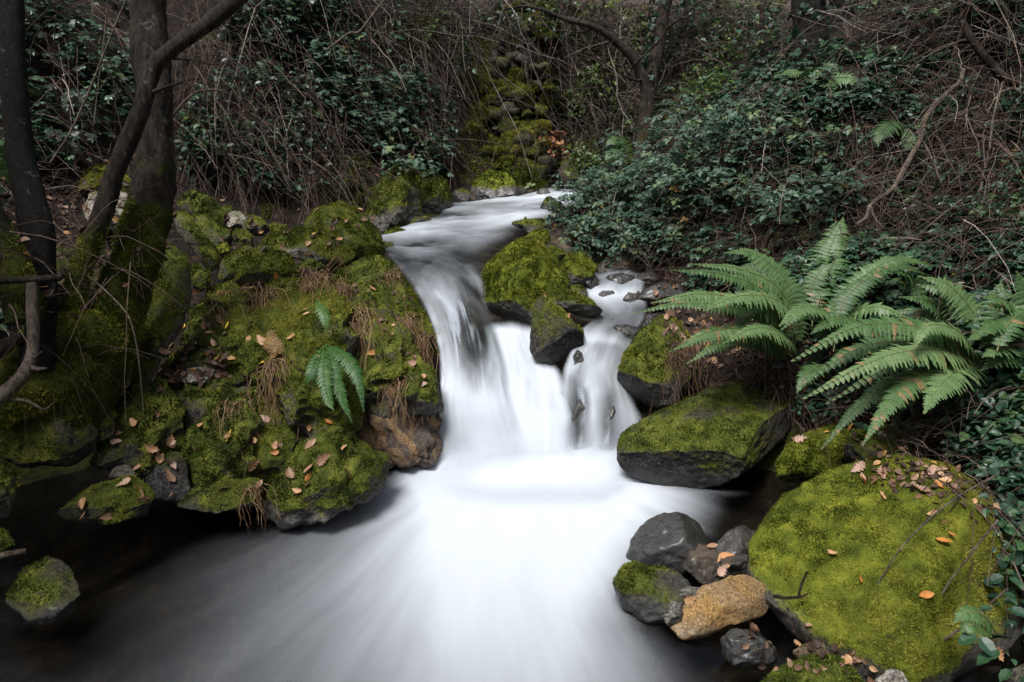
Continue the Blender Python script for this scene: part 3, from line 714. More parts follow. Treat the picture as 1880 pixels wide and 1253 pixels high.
rock('rock', 'pale bare rock beside the rock face on the dark slope', [(120, 280), (128, 258), (142, 258), (150, 275), (142, 290)], 4.60, M_PALE, moss=-.5, lean=.2, facets=9, short='the pale rock beside the face')
# ---- far shore
rock(B, 'mossy mound on the left bank where the upper stream bends', [(752, 400), (755, 350), (768, 320), (790, 310), (815, 330), (832, 365), (828, 390), (795, 408)], 5.85, M_ROCK, moss=.46, lean=.3, wz=.82, rough=.11, sub=6, short='the mossy mound by the upper stream', cat='boulder')
rock(B, 'broken mossy crag with hanging moss above the upper stream', [(668, 405), (680, 350), (700, 320), (730, 302), (758, 305), (770, 350), (775, 408), (735, 428), (690, 436)], 5.55, M_ROCK, moss=.38, lean=.3, wz=.78, rough=.14, sub=6, short='the broken mossy crag', cat='boulder')
rock(B, 'mossy hummock in front of the stone wall where the stream emerges', [(855, 368), (868, 335), (895, 312), (930, 318), (958, 340), (976, 358), (955, 366), (900, 372)], 6.55, M_BRIGHT, moss=.48, lean=.35, rough=.12, sub=6, wz=.90, mmat=M_MOSS, short='the mossy hummock below the stone wall', cat='boulder')
rock('rock', 'small low mossy stone left of the hummock at the waterside', [(828, 365), (833, 350), (850, 345), (865, 355), (862, 370), (840, 374)], 6.3, M_ROCK, moss=.42, wz=.86, short='the small mossy stone left of the hummock')
rock('rock', 'small mossy stone splitting the farthest water', [(983, 356), (990, 346), (1004, 345), (1012, 355), (1000, 363), (988, 363)], 6.5, M_ROCK, moss=.3, wz=.93, short='the stone splitting the farthest water')
rock('rock', 'mossy green stone at the edge of the upper water below the round topped boulder', [(694, 458), (702, 444), (722, 447), (728, 460), (710, 466)], 4.6, M_DARKROCK, moss=.2, wz=.72, short='the green stone in the upper water')
rock(B, 'mossy rock at the back where red leaves hang, right of the stone wall', [(1020, 330), (1030, 300), (1050, 285), (1080, 292), (1090, 325), (1070, 342), (1035, 342)], 6.9, M_ROCK, moss=.36, short='the mossy rock near the red leaves', cat='boulder')
for j, (pl, tt, lb) in enumerate([
        ([(350, 640), (360, 620), (400, 612), (425, 625), (420, 650), (375, 655)], 3.55, 'cushion of rock under moss beside the pointed slab'),
        ([(318, 690), (330, 672), (370, 668), (400, 680), (395, 700), (340, 706)], 3.42, 'flat grey stone with brown leaves on the left part of the outcrop'),
        ([(485, 640), (492, 612), (512, 603), (528, 618), (530, 650), (500, 660)], 3.42, 'bare pale knob of stone sticking out of the outcrop moss'),
        ([(372, 560), (385, 545), (430, 535), (470, 540), (470, 560), (410, 572)], 3.72, 'mossy cap of rock at the upper left of the outcrop')]):
    rock('rock', lb, pl, tt, [M_ROCK, M_PALE, M_TAN, M_ROCK][j], moss=[.5, -.25, -.1, .5][j], lean=.5, short='the ' + lb)

for pl, tt, lb, mo in [([(696, 440), (706, 424), (730, 418), (748, 428), (740, 442), (712, 448)], 5.0, 'low wet mossy stone where the crag meets the upper stream', .3), ([(748, 418), (760, 402), (784, 398), (800, 406), (790, 418), (765, 424)], 5.4, 'flat dark stone under the mossy mound by the upper stream', .15),
        ([(1178, 600), (1186, 580), (1206, 575), (1218, 590), (1205, 606)], 4.05, 'orange brown stone on the bank above the small cascade', -.5), ([(1060, 515), (1072, 500), (1090, 500), (1100, 516), (1085, 530), (1066, 528)], 4.5, 'wet dark stone under the rounded mossy rock in the side stream', -.4),
        ([(1165, 512), (1178, 500), (1200, 500), (1210, 514), (1195, 524), (1170, 522)], 4.6, 'wet stone at the head of the side stream', -.4), ([(1040, 660), (1058, 640), (1075, 645), (1078, 668), (1056, 680)], 3.8, 'brown wet stone at the left top of the small cascade', -.5),
        ([(600, 495), (615, 478), (640, 476), (655, 490), (640, 505), (612, 508)], 4.2, 'mossy stone in the gap behind the waterfall shoulder', .4), ([(505, 465), (520, 452), (545, 455), (550, 470), (525, 480)], 4.25, 'mossy stone under the edge of the wide flat boulder', .35),
        ([(250, 640), (262, 615), (290, 612), (300, 640), (280, 660)], 3.3, 'leaf covered stone at the foot of the pointed slab', .1), ([(395, 395), (400, 382), (420, 378), (432, 388), (420, 400)], 4.9, 'small mossy stone at the very back of the boulder pile', .35)]:
    rock('rock', lb, pl, tt, M_DARKROCK if mo < .2 else M_ROCK, moss=mo, lean=.35, wz=.6 if mo < 0 else None, short='the ' + lb)

rock('rock', 'dark mossy rock filling the gap between the mossy block and the rounded pool boulder', [(440, 880), (448, 810), (480, 780), (535, 785), (560, 830), (540, 880), (490, 905)], 3.12, M_ROCK, moss=.36, depth=.7, lean=.5, sub=5, lump=.04, short='the mossy rock between block and pool boulder')
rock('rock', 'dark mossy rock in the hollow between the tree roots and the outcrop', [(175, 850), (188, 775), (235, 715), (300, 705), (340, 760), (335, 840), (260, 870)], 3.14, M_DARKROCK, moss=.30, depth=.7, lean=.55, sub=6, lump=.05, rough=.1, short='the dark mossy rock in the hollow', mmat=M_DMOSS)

# ---------------------------------------------------------------- water
def water_mat(name, tint, sx, sy, gloss=.10, amt=1.0, foamcol=(.545, .585, .64)):
    m, nt, out = new_mat(name)
    fl = nd(nt, 'Attribute', dict(attribute_name='flow')).outputs['Vector']
    mp = nd(nt, 'Mapping', None, Vector=fl, Scale=(sx, sy, 1)).outputs[0]
    mp2 = nd(nt, 'Mapping', None, Vector=fl, Scale=(sx * 4.5, sy * 1.3, 1)).outputs[0]
    a = nd(nt, 'TexNoise', None, Vector=mp, Scale=1.0, Detail=3.0, Roughness=.5, Distortion=.25).outputs[0]
    b = nd(nt, 'TexNoise', None, Vector=mp2, Scale=1.0, Detail=2.0, Roughness=.55).outputs[0]
    s = math_(nt, 'ADD', math_(nt, 'MULTIPLY', a, .75), math_(nt, 'MULTIPLY', b, .25))
    foam = attr(nt, 'foam')
    # streaks matter most where the foam is half thick
    k = math_(nt, 'MULTIPLY', math_(nt, 'MULTIPLY', foam, math_(nt, 'SUBTRACT', 1.06, foam)), 3.6 * amt)
    f = math_(nt, 'ADD', foam, math_(nt, 'MULTIPLY', math_(nt, 'SUBTRACT', s, .5), k), True)
    f = math_(nt, 'POWER', f, 1.15)
    bp = nd(nt, 'Bump', None, Strength=.15, Distance=.02, Height=s)
    tr = nd(nt, 'BsdfTransparent', None, Color=tint + (1,))
    gl = nd(nt, 'BsdfGlossy', None, Color=(.72, .82, .95, 1), Roughness=gloss, Normal=bp.outputs[0])
    fr = nd(nt, 'Fresnel', None, IOR=1.33, Normal=bp.outputs[0])
    clear = nd(nt, 'MixShader', None, _0=fr.outputs[0], _1=tr.outputs[0], _2=gl.outputs[0])
    df = nd(nt, 'BsdfDiffuse', None, Color=foamcol + (1,))
    tl = nd(nt, 'BsdfTranslucent', None, Color=foamcol + (1,))
    white = nd(nt, 'MixShader', None, _0=.35, _1=df.outputs[0], _2=tl.outputs[0])
    w = nd(nt, 'MixShader', None, _0=f, _1=clear.outputs[0], _2=white.outputs[0])
    al = nd(nt, 'MixShader', None, _0=attr(nt, 'edge'), _1=nd(nt, 'BsdfTransparent').outputs[0], _2=w.outputs[0])
    nt.links.new(al.outputs[0], out.inputs[0])
    return m


M_POOL = water_mat('pool_water', (.42, .40, .37), 4.0, 1.6, .20, .42)
M_FALL = water_mat('falling_water', (.60, .62, .60), 6.5, 2.4, .32, .42)
M_STREAM = water_mat('stream_water', (.55, .50, .42), 15.0, 1.5, .16, 1.0)


def loft(name, rows, mat, nu=60, nv=140, edge=.12, end=(0, 0), rip=.008, seed=1, mod=.42, und=.022, eL=None, eR=None):
    """rows across the flow, from upstream to downstream: (px, py, depth, foam)"""
    ctrl = [np.array([np.concatenate([P(a, b, c), [f]]) for a, b, c, f in r]) for r in rows]
    ac = np.stack([catmull(r, nu) for r in ctrl])
    g = np.stack([catmull(ac[:, j], nv) for j in range(nu)], 1)       # nv, nu, 4
    xyz, foam = g[..., :3].copy(), g[..., 3]
    du = np.cumsum(np.concatenate([np.zeros((nv, 1)), np.linalg.norm(np.diff(xyz, axis=1), axis=-1)], 1), 1)
    du = du / du[:, -1:] * du[:, -1].mean()
    dv = np.cumsum(np.concatenate([np.zeros((1, nu)), np.linalg.norm(np.diff(xyz, axis=0), axis=-1)], 0), 0)
    dv = dv.mean(1, keepdims=True) + 0 * dv
    fl = np.stack([du, dv, np.full_like(du, seed * 3.7)], -1)
    fm = fbm(np.stack([du * 3.5, dv * 3.2, du * 0 + seed], -1).reshape(-1, 3), 3, seed + 3).reshape(nv, nu)
    foam = np.clip(foam + mod * fm * np.clip(4 * foam * (1.06 - foam), 0, 1), 0, 1)
    r = fbm(np.stack([du * 11, dv * 1.6, du * 0 + seed], -1).reshape(-1, 3), 3, seed).reshape(nv, nu)
    tv = nrm(np.gradient(xyz, axis=0))
    tu = nrm(np.gradient(xyz, axis=1))
    N = nrm(np.cross(tu, tv))
    N = np.where(N[..., 2:] < 0, -N, N)
    xyz = xyz + N * (r * rip + fm * und * sstep(0, .3, 1 - np.linspace(0, 1, nv))[:, None])[..., None]
    u = np.linspace(0, 1, nu)[None]
    v = np.linspace(0, 1, nv)[:, None]
    jag = .35 * fbm(np.stack([du * 2, dv * 6, du * 0], -1).reshape(-1, 3), 3, seed + 7).reshape(nv, nu)
    eL = edge if eL is None else eL
    eR = edge if eR is None else eR
    al = np.ones_like(du)
    if eL:
        al = al * sstep(0, eL * (1 + jag), u + 0 * v)
    if eR:
        al = al * sstep(0, eR * (1 + jag), 1 - u + 0 * v)
    if end[0]:
        al = al * sstep(0, end[0], v + 0 * u)
    if end[1]:
        al = al * sstep(0, end[1], 1 - v + 0 * u)
    idx = (np.arange(nv - 1)[:, None] * nu + np.arange(nu - 1)[None]).ravel()
    me = make_mesh(name, xyz.reshape(-1, 3), np.stack([idx, idx + nu, idx + nu + 1, idx + 1], 1),
                   dict(foam=foam.ravel(), edge=al.ravel(), flow=fl.reshape(-1, 3)), mat)
    return tag(link(name, me), kind='structure')


loft('stream_water', [
    [(1000, 345, 7.0, .5), (1030, 344, 7.0, .6), (1060, 344, 7.0, .5), (1090, 345, 7.0, .4)],
    [(965, 358, 6.5, .4), (1000, 356, 6.5, .7), (1040, 355, 6.45, .7), (1100, 358, 6.4, .5)],
    [(885, 369, 6.2, .5), (950, 368, 6.1, .65), (1010, 367, 6.05, .8), (1080, 370, 6.0, .75)],
    [(822, 375, 6.05, .2), (890, 375, 5.95, .35), (970, 378, 5.85, .6), (1060, 382, 5.75, .7)],
    [(800, 393, 5.65, .3), (850, 393, 5.55, .45), (930, 397, 5.45, .75), (1025, 402, 5.4, .6)],
    [(735, 415, 5.25, .45), (800, 414, 5.15, .7), (870, 417, 5.1, .5), (960, 424, 5.05, .3)],
    [(692, 432, 4.95, .45), (765, 430, 4.9, .62), (840, 434, 4.85, .32), (945, 440, 4.8, .2)],
    [(690, 447, 4.7, .40), (760, 448, 4.66, .34), (830, 452, 4.6, .16), (915, 458, 4.55, .08)],
    [(702, 462, 4.48, .16), (765, 462, 4.44, .22), (830, 464, 4.38, .15), (898, 478, 4.32, .16)],
    [(715, 476, 4.32, .18), (768, 472, 4.29, .20), (825, 472, 4.25, .18), (893, 492, 4.22, .30)],
    [(733, 497, 4.18, .30), (775, 488, 4.17, .24), (820, 486, 4.15, .18), (858, 496, 4.13, .26), (890, 516, 4.11, .60)],
    [(760, 535, 4.05, .38), (800, 524, 4.02, .36), (843, 524, 3.99, .20), (876, 540, 3.97, .28), (900, 560, 3.97, .45)],
    [(784, 580, 3.94, .85), (818, 570, 3.90, .36), (858, 572, 3.87, .04), (894, 588, 3.86, .08), (914, 606, 3.87, .34)],
    [(800, 630, 3.83, .95), (830, 622, 3.79, .60), (868, 622, 3.75, .06), (902, 634, 3.74, .08), (925, 648, 3.76, .45)],
    [(806, 680, 3.75, 1), (836, 676, 3.70, .85), (876, 676, 3.63, .34), (908, 684, 3.62, .36), (935, 692, 3.65, .9)],
    [(808, 730, 3.625, 1), (840, 730, 3.555, .97), (882, 732, 3.515, .96), (915, 736, 3.515, .98), (945, 735, 3.565, 1)],
    [(812, 790, 3.565, 1), (845, 795, 3.485, 1), (890, 800, 3.455, 1), (930, 802, 3.455, 1), (970, 795, 3.485, 1)],
    [(800, 850, 3.415, 1), (845, 855, 3.385, 1), (890, 860, 3.365, 1), (940, 860, 3.365, 1), (990, 850, 3.395, 1)],
    [(770, 895, 3.230, 1), (840, 900, 3.210, 1), (890, 905, 3.190, 1), (950, 905, 3.190, 1), (1010, 895, 3.230, 1)]],
    M_FALL, 80, 420, .06, (.01, .2), .009, 5, eR=.22, mod=.62, und=.024)

loft('plunge_foam', [
    [(880, 590, 4.05, .9), (905, 588, 4.06, 1), (940, 588, 4.06, 1), (975, 592, 4.05, 1), (1000, 600, 4.05, .9)],
    [(890, 625, 3.93, 1), (915, 622, 3.93, 1), (945, 622, 3.93, 1), (975, 630, 3.92, 1), (1003, 640, 3.95, 1)],
    [(885, 680, 3.76, 1), (915, 680, 3.76, 1), (955, 682, 3.76, 1), (995, 692, 3.76, 1), (1040, 700, 3.78, 1)],
    [(860, 740, 3.62, 1), (905, 742, 3.61, 1), (955, 745, 3.61, 1), (1005, 752, 3.61, .97), (1055, 752, 3.64, .8)],
    [(850, 800, 3.51, 1), (905, 802, 3.50, 1), (955, 805, 3.50, 1), (1010, 806, 3.50, 1), (1060, 802, 3.54, .9)],
    [(850, 860, 3.42, 1), (905, 862, 3.41, 1), (955, 862, 3.41, 1), (1010, 860, 3.41, 1), (1060, 850, 3.44, .95)],
    [(830, 905, 3.21, 1), (900, 908, 3.2, 1), (955, 908, 3.2, 1), (1015, 905, 3.21, 1), (1075, 895, 3.24, 1)]],
    M_FALL, 60, 120, .14, (.10, .28), .014, 8)

loft('side_stream_water', [
    [(1085, 495, 4.95, .05), (1120, 492, 4.95, .05), (1160, 492, 4.95, .05), (1210, 496, 4.95, .05)],
    [(1076, 506, 4.72, .2), (1112, 503, 4.72, .3), (1150, 503, 4.72, .3), (1195, 508, 4.72, .1)],
    [(1075, 520, 4.52, .55), (1112, 518, 4.55, .35), (1150, 520, 4.55, .3), (1185, 524, 4.52, .45)],
    [(1074, 540, 4.40, .8), (1112, 540, 4.40, .8), (1150, 542, 4.40, .7), (1182, 546, 4.40, .4)],
    [(1085, 558, 4.24, .4), (1120, 558, 4.24, .6), (1155, 560, 4.24, .35), (1190, 562, 4.24, .3)],
    [(1092, 580, 4.06, .22), (1125, 580, 4.06, .3), (1155, 582, 4.06, .22), (1185, 585, 4.06, .2)],
    [(1070, 603, 3.94, .3), (1105, 603, 3.94, .4), (1140, 605, 3.93, .3), (1170, 608, 3.94, .3)],
    [(1058, 622, 3.86, .75), (1095, 622, 3.86, .75), (1135, 625, 3.86, .75), (1165, 630, 3.87, .5)],
    [(1048, 640, 3.82, .6), (1085, 638, 3.81, .55), (1125, 640, 3.81, .6), (1162, 648, 3.83, .7)],
    [(1030, 680, 3.76, .95), (1060, 678, 3.73, .6), (1090, 678, 3.73, .8), (1120, 680, 3.74, .62), (1155, 690, 3.78, .8)],
    [(1022, 725, 3.69, 1), (1060, 724, 3.64, .28), (1090, 724, 3.64, .75), (1118, 726, 3.65, .24), (1140, 728, 3.67, .7), (1168, 735, 3.70, .6)],
    [(1020, 770, 3.64, 1), (1058, 770, 3.58, .20), (1088, 770, 3.58, .8), (1116, 772, 3.58, .20), (1145, 772, 3.59, .72), (1185, 775, 3.62, .6)],
    [(1015, 815, 3.58, 1), (1058, 817, 3.53, .42), (1090, 817, 3.53, .9), (1116, 818, 3.52, .45), (1145, 818, 3.53, .85), (1180, 812, 3.55, .75)],
    [(1005, 855, 3.46, 1), (1060, 860, 3.43, 1), (1120, 858, 3.43, 1), (1165, 850, 3.46, .9)],
    [(985, 900, 3.23, 1), (1055, 905, 3.22, 1), (1120, 900, 3.23, 1), (1170, 885, 3.28, .9)]],
    M_FALL, 70, 260, .08, (.03, .24), .016, 14, eR=.10)

loft('foam_mound', [
    [(795, 800, 3.60, 1), (900, 808, 3.545, 1), (1000, 808, 3.545, 1), (1100, 808, 3.545, 1), (1178, 803, 3.57, 1)],
    [(785, 828, 3.53, 1), (900, 835, 3.465, 1), (1000, 835, 3.465, 1), (1100, 834, 3.47, 1), (1183, 826, 3.50, 1)],
    [(775, 852, 3.43, 1), (900, 864, 3.355, 1), (1000, 864, 3.355, 1), (1100, 862, 3.365, 1), (1188, 846, 3.45, 1)],
    [(765, 885, 3.26, 1), (900, 900, 3.19, 1), (1000, 900, 3.19, 1), (1100, 898, 3.20, 1), (1190, 874, 3.32, 1)],
    [(750, 915, 3.13, 1), (900, 936, 3.045, 1), (1000, 936, 3.045, 1), (1100, 931, 3.065, 1), (1182, 905, 3.17, 1)]],
    M_FALL, 60, 90, .28, (.42, .42), .006, 19, und=.006)

# the lower pool
px_ = np.arange(-3.6, 2.61, .022)
py_ = np.concatenate([np.arange(-2, 1.2, .08), np.arange(1.2, 3.78, .02)])
X, Y = np.meshgrid(px_, py_)
sx0, sy0 = .03, 3.55
ph = np.arctan2(X - sx0, sy0 - Y)
ph = ph + .05 * fbm(np.stack([X * 1.3, Y * 1.3, X * 0], -1).reshape(-1, 3), 3, 91).reshape(X.shape)
rr = np.hypot(X - sx0, sy0 - Y)
tt = (np.stack([X, Y, X * 0], -1) - CAM) @ FW
tc_ = np.maximum(tt, .5)
PX = 940 + FPX * X / tc_
PY = np.where(tt > .5, 626.5 - FPX * ((np.stack([X, Y, X * 0], -1) - CAM) @ UP) / tc_, 1500)
tab = np.array([(780, 760, 800, 1180, 1215, 1), (830, 690, 790, 1175, 1215, 1), (870, 690, 770, 1140, 1260, 1), (900, 610, 775, 1150, 1400, 1), (950, 440, 800, 1120, 1330, 1), (1000, 330, 810, 1095, 1290, .98),
                (1050, 250, 820, 1080, 1240, .93), (1100, 180, 835, 1060, 1220, .87), (1150, 120, 850, 1050, 1230, .80), (1200, 80, 860, 1040, 1290, .72), (1253, 20, 870, 1020, 1340, .64), (1500, -300, 850, 1000, 1500, .5)], float)
pyc = np.clip(PY, 780, 1500)
a_, b_, c_, d_, m_ = [np.interp(pyc, tab[:, 0], tab[:, k]) for k in range(1, 6)]
pj = PX + 45 * fbm(np.stack([ph * 9, rr * .8, ph * 0], -1).reshape(-1, 3), 3, 41).reshape(X.shape)
lin = np.clip((pj - a_) / (b_ - a_), 0, 1)
foam = (.16 * lin + .84 * lin ** 2.2) * sstep(0, 1, np.clip((d_ - pj) / (d_ - c_), 0, 1)) * m_
rw = fbm(np.stack([ph * 14, rr * 1.3, ph * 0], -1).reshape(-1, 3), 3, 77).reshape(X.shape)
Zp = .005 * rw + .05 * np.exp(-(rr / .45) ** 2) - .012
ed = np.ones_like(X)
ii = (np.arange(len(py_) - 1)[:, None] * len(px_) + np.arange(len(px_) - 1)[None]).ravel()
n_ = len(px_)
pool = link('pool_water', make_mesh('pool_water', np.stack([X, Y, Zp], -1).reshape(-1, 3), np.stack([ii, ii + 1, ii + n_ + 1, ii + n_], 1),
            dict(foam=foam.ravel(), edge=ed.ravel(), flow=np.stack([ph * 2.2, rr, X * 0], -1).reshape(-1, 3)), M_POOL))
tag(pool, kind='structure')

# ---------------------------------------------------------------- trees
def wood(pts, seed, sides=22, bump=.10, per=22, bscale=16):
    p = np.array([np.concatenate([P(a, b, c), [w * c / FPX / 2]]) for a, b, c, w in pts])
    q = catmull(p, per * (len(pts) - 1) if len(pts) > 1 else 4)
    return tube(q[:, :3], np.maximum(q[:, 3], .0012), sides, True, bump, seed, bscale), q


def wood_obj(name, pts, mat, base, parent, seed, mossf=None, sides=22, bump=.10, blades=0, mmat=None, bscale=16):
    (v, tr, qd), q = wood(pts, seed, sides, bump, bscale=bscale)
    mo = (np.full(len(v), -.5) if mossf is None else mossf(v)) + .5 * fbm(v * 6, 3, seed + 4)
    b = Buf()
    b.add(v, tr, qd, moss=mo)
    o = link(name, b.mesh(name, mat, base), parent)
    if parent is None:
        o.location = [float(x) for x in base]
    if blades:
        tri = np.vstack([qd[:, :3], qd[:, [0, 2, 3]]])
        mm = moss_blades(v, tri, mo, None, blades, .011, seed, origin=base, mat=mmat or M_MOSS)
        if mm:
            link('moss', mm, o)
    return o


def crown(base, parent, centers, n, size, mat, seed):  # unseen leaf mass above the view, added to block light
    r = np.random.default_rng(seed)
    b = Buf()
    for c, rad in centers:
        d = nrm(r.normal(size=(n, 3))) * (r.random(n) ** .45)[:, None] * np.array(rad)
        keep = fbm((d + c) * 1.6, 2, seed) > -.12
        p = d[keep] + c
        place(b, OVAL, p, nrm(r.normal(size=p.shape)), nrm(r.normal(size=p.shape) * .6 + ZZ), size * (.7 + .6 * r.random(len(p))), r.random(len(p)))
    return link('crown', b.mesh('crown', mat, base), parent)


def tree(name, label, base, trunk, mat, seed, limbs=(), mossf=None, blades=0, sides=28, shade_crowns=None, cmat=None, group=None, bump=.10, csize=.13, cn=2600, tm=None):
    e = empty(name, base)
    tag(e, label, 'tree', group)
    wood_obj('trunk', trunk, mat, base, e, seed, mossf, sides, bump, blades, tm)
    for i, l in enumerate(limbs):
        wood_obj('limb', l, mat, base, e, seed + 11 + i, mossf, 16, bump, blades * .8, tm)
    if shade_crowns:
        crown(base, e, shade_crowns, cn, csize, cmat or M_IVY, seed)
    return e


hm = lambda z0, z1, hi=.75, lo=-.35: (lambda v: lo + (hi - lo) * sstep(z1, z0, v[:, 2]))
tree('tree', 'main thick brown trunk with a mossy base flaring into roots on the left bank', P(185, 720, 3.1),
     [(122, 800, 3.0, 110), (148, 722, 3.03, 116), (183, 642, 3.07, 100), (220, 560, 3.12, 80), (251, 480, 3.15, 72), (274, 400, 3.18, 68), (284, 330, 3.2, 66), (287, 240, 3.2, 62), (284, 150, 3.2, 60), (276, 60, 3.2, 57), (270, -40, 3.2, 54), (262, -200, 3.2, 50), (250, -420, 3.2, 44), (240, -700, 3.25, 30)],
     M_BARK, 3, [[(205, 645, 3.05, 80), (165, 615, 2.98, 90), (128, 605, 2.95, 75), (70, 640, 2.9, 80), (20, 700, 2.85, 90)],
                 [(160, 680, 3.0, 100), (110, 700, 2.92, 90), (60, 722, 2.86, 80), (-20, 755, 2.8, 70)],
                 [(250, -420, 3.2, 30), (330, -560, 3.3, 22), (430, -700, 3.5, 12)], [(262, -200, 3.2, 28), (180, -380, 3.0, 22), (60, -520, 2.8, 12)]],
     hm(.9, 1.7, .95, .08), 40000, sides=72, bump=.17, tm=M_BMOSS)
tree('tree', 'slanted bare stem leaning right across the front of the main trunk', P(128, 610, 2.98),
     [(122, 640, 2.98, 52), (128, 600, 2.98, 43), (134, 555, 2.98, 38), (158, 470, 2.98, 34), (190, 390, 2.98, 32), (212, 315, 2.98, 30), (240, 250, 2.98, 30), (262, 195, 2.98, 31), (274, 150, 2.98, 33), (290, 115, 2.98, 30), (325, 82, 3.0, 28), (365, 55, 3.03, 26), (405, 25, 3.07, 25), (440, -5, 3.1, 24), (520, -80, 3.2, 22), (640, -220, 3.4, 17), (760, -420, 3.6, 9)],
     M_BARK, 7, [[(250, 192, 2.98, 9), (228, 165, 2.95, 8), (209, 142, 2.9, 6)], [(276, 172, 2.98, 9), (300, 162, 2.96, 6), (337, 150, 2.94, 3)],
                 [(318, 108, 3.0, 7), (350, 110, 3.0, 5), (388, 118, 3.0, 3), (420, 116, 3.0, 2)], [(640, -220, 3.4, 14), (720, -260, 3.5, 8), (820, -330, 3.6, 4)]],
     hm(1.0, 1.7, .65, -.05), 30000, sides=48, bump=.15)
tree('tree', 'near black trunk at the far left edge leaning out to the right at its foot', P(75, 620, 2.85),
     [(70, 680, 2.84, 70), (76, 600, 2.85, 52), (78, 520, 2.86, 48), (72, 440, 2.87, 50), (62, 390, 2.88, 52), (46, 320, 2.9, 46), (34, 250, 2.9, 43), (25, 150, 2.9, 42), (22, 60, 2.9, 42), (20, -50, 2.9, 42), (22, -250, 2.9, 38), (40, -500, 2.9, 28)],
     M_DBARK, 13, [[(22, -250, 2.9, 22), (-80, -380, 2.8, 16), (-200, -480, 2.7, 8)]], hm(.6, .9, .3), 5000, shade_crowns=[((-3.8, 1.2, 4.6), (1.2, 1.3, .7))], sides=24)  # leaf mass overhead is added out of view to shade the left bank
tree('tree', 'mossy leaning stump like stem cut off by the left edge', P(20, 560, 2.7),
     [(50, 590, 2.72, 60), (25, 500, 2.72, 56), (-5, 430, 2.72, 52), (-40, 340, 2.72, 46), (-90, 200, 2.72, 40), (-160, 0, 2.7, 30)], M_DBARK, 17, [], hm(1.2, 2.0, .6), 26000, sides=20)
tree('tree', 'ivy covered grey trunk right of the stone wall, with a curved side trunk', P(1178, 300, 6.7),
     [(1174, 318, 6.7, 40), (1180, 285, 6.7, 33), (1186, 230, 6.7, 27), (1190, 175, 6.7, 26), (1203, 110, 6.7, 25), (1213, 50, 6.7, 24), (1222, 0, 6.7, 24), (1232, -80, 6.7, 22), (1250, -250, 6.7, 18), (1260, -500, 6.7, 10)],
     M_BARK, 19, [[(1187, 200, 6.7, 22), (1184, 160, 6.68, 20), (1172, 125, 6.65, 19), (1150, 95, 6.6, 17), (1120, 68, 6.55, 15), (1085, 48, 6.5, 12), (1045, 38, 6.5, 9), (1000, 20, 6.5, 6), (960, 12, 6.5, 5), (925, 18, 6.5, 3)],
                  [(1035, 36, 6.5, 7), (1030, 0, 6.5, 6), (1032, -60, 6.5, 5)], [(1095, 52, 6.52, 4), (1060, 60, 6.5, 3), (1020, 55, 6.5, 2)], [(1165, 118, 6.6, 5), (1190, 95, 6.6, 4), (1215, 70, 6.5, 3)], [(1193, 140, 6.7, 6), (1170, 148, 6.6, 4), (1140, 138, 6.5, 2)],
                  [(1212, 60, 6.7, 6), (1250, 35, 6.6, 4), (1290, 22, 6.6, 2)]],
     hm(1.35, 2.0, .4), 6000, shade_crowns=None)
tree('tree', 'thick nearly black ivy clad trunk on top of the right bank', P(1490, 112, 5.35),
     [(1488, 135, 5.35, 72), (1490, 105, 5.35, 62), (1490, 60, 5.35, 58), (1484, 0, 5.35, 58), (1480, -90, 5.35, 56), (1470, -300, 5.35, 50), (1460, -600, 5.35, 30)], M_DBARK, 23, [[(1470, -300, 5.35, 30), (1580, -420, 6.2, 18), (1720, -480, 6.0, 8)]], hm(2.2, 2.7, .2), 0, shade_crowns=None)
tree('tree', 'second dark ivy clad trunk just behind the thick one', P(1545, 95, 6.1),
     [(1540, 112, 6.1, 46), (1543, 70, 6.1, 38), (1550, 0, 6.1, 38), (1560, -120, 6.1, 36), (1570, -400, 6.1, 24)], M_DBARK, 29, [], None, 0)
for k, (lab, tr) in enumerate([
        ('slim brown trunk in the haze of twigs behind the wall', [(1283, 185, 8.2, 12), (1280, 120, 8.2, 10), (1288, 50, 8.2, 9), (1285, -60, 8.2, 8)]),
        ('thin dark sapling left of the ivy clad trunks', [(1340, 150, 7.6, 10), (1328, 90, 7.6, 8), (1322, 40, 7.6, 7), (1312, -30, 7.6, 6)]),
        ('thin sapling above the top of the stone wall', [(1070, 140, 8.0, 10), (1068, 60, 8.0, 9), (1072, -40, 8.0, 8)]),
        ('slim upright sapling on the slope left of the stone wall', [(698, 110, 7.4, 11), (700, 50, 7.4, 9), (704, -30, 7.4, 8)]),
        ('thin bare trunk on the dark slope left of the hanging vines', [(610, 130, 6.6, 12), (604, 60, 6.6, 10), (612, -40, 6.6, 9)]),
        ('crooked slim trunk just right of the ivy covered grey trunk', [(1262, 190, 7.2, 11), (1252, 130, 7.2, 9), (1262, 70, 7.2, 8), (1255, -30, 7.2, 7)]),
        ('two metre bare pole trunk between the wall and the curved side trunk', [(1108, 230, 7.3, 9), (1112, 150, 7.3, 8), (1106, 60, 7.3, 7), (1110, -30, 7.3, 6)]),
        ('dark slim trunk near the black ivy clad trunks', [(1405, 120, 6.2, 12), (1398, 60, 6.2, 10), (1404, -30, 6.2, 9)]),
        ('leaning sapling high in the upper right corner', [(1700, 90, 5.6, 12), (1722, 30, 5.6, 10), (1740, -40, 5.6, 8)]),
        ('slender grey trunk far up the slope right of the dark trunks', [(1625, 60, 9.5, 16), (1620, 0, 9.5, 14), (1612, -80, 9.5, 12)])]):
    tree('sapling', lab, P(*tr[0][:3]), tr, M_BARK, 40 + k, sides=10)


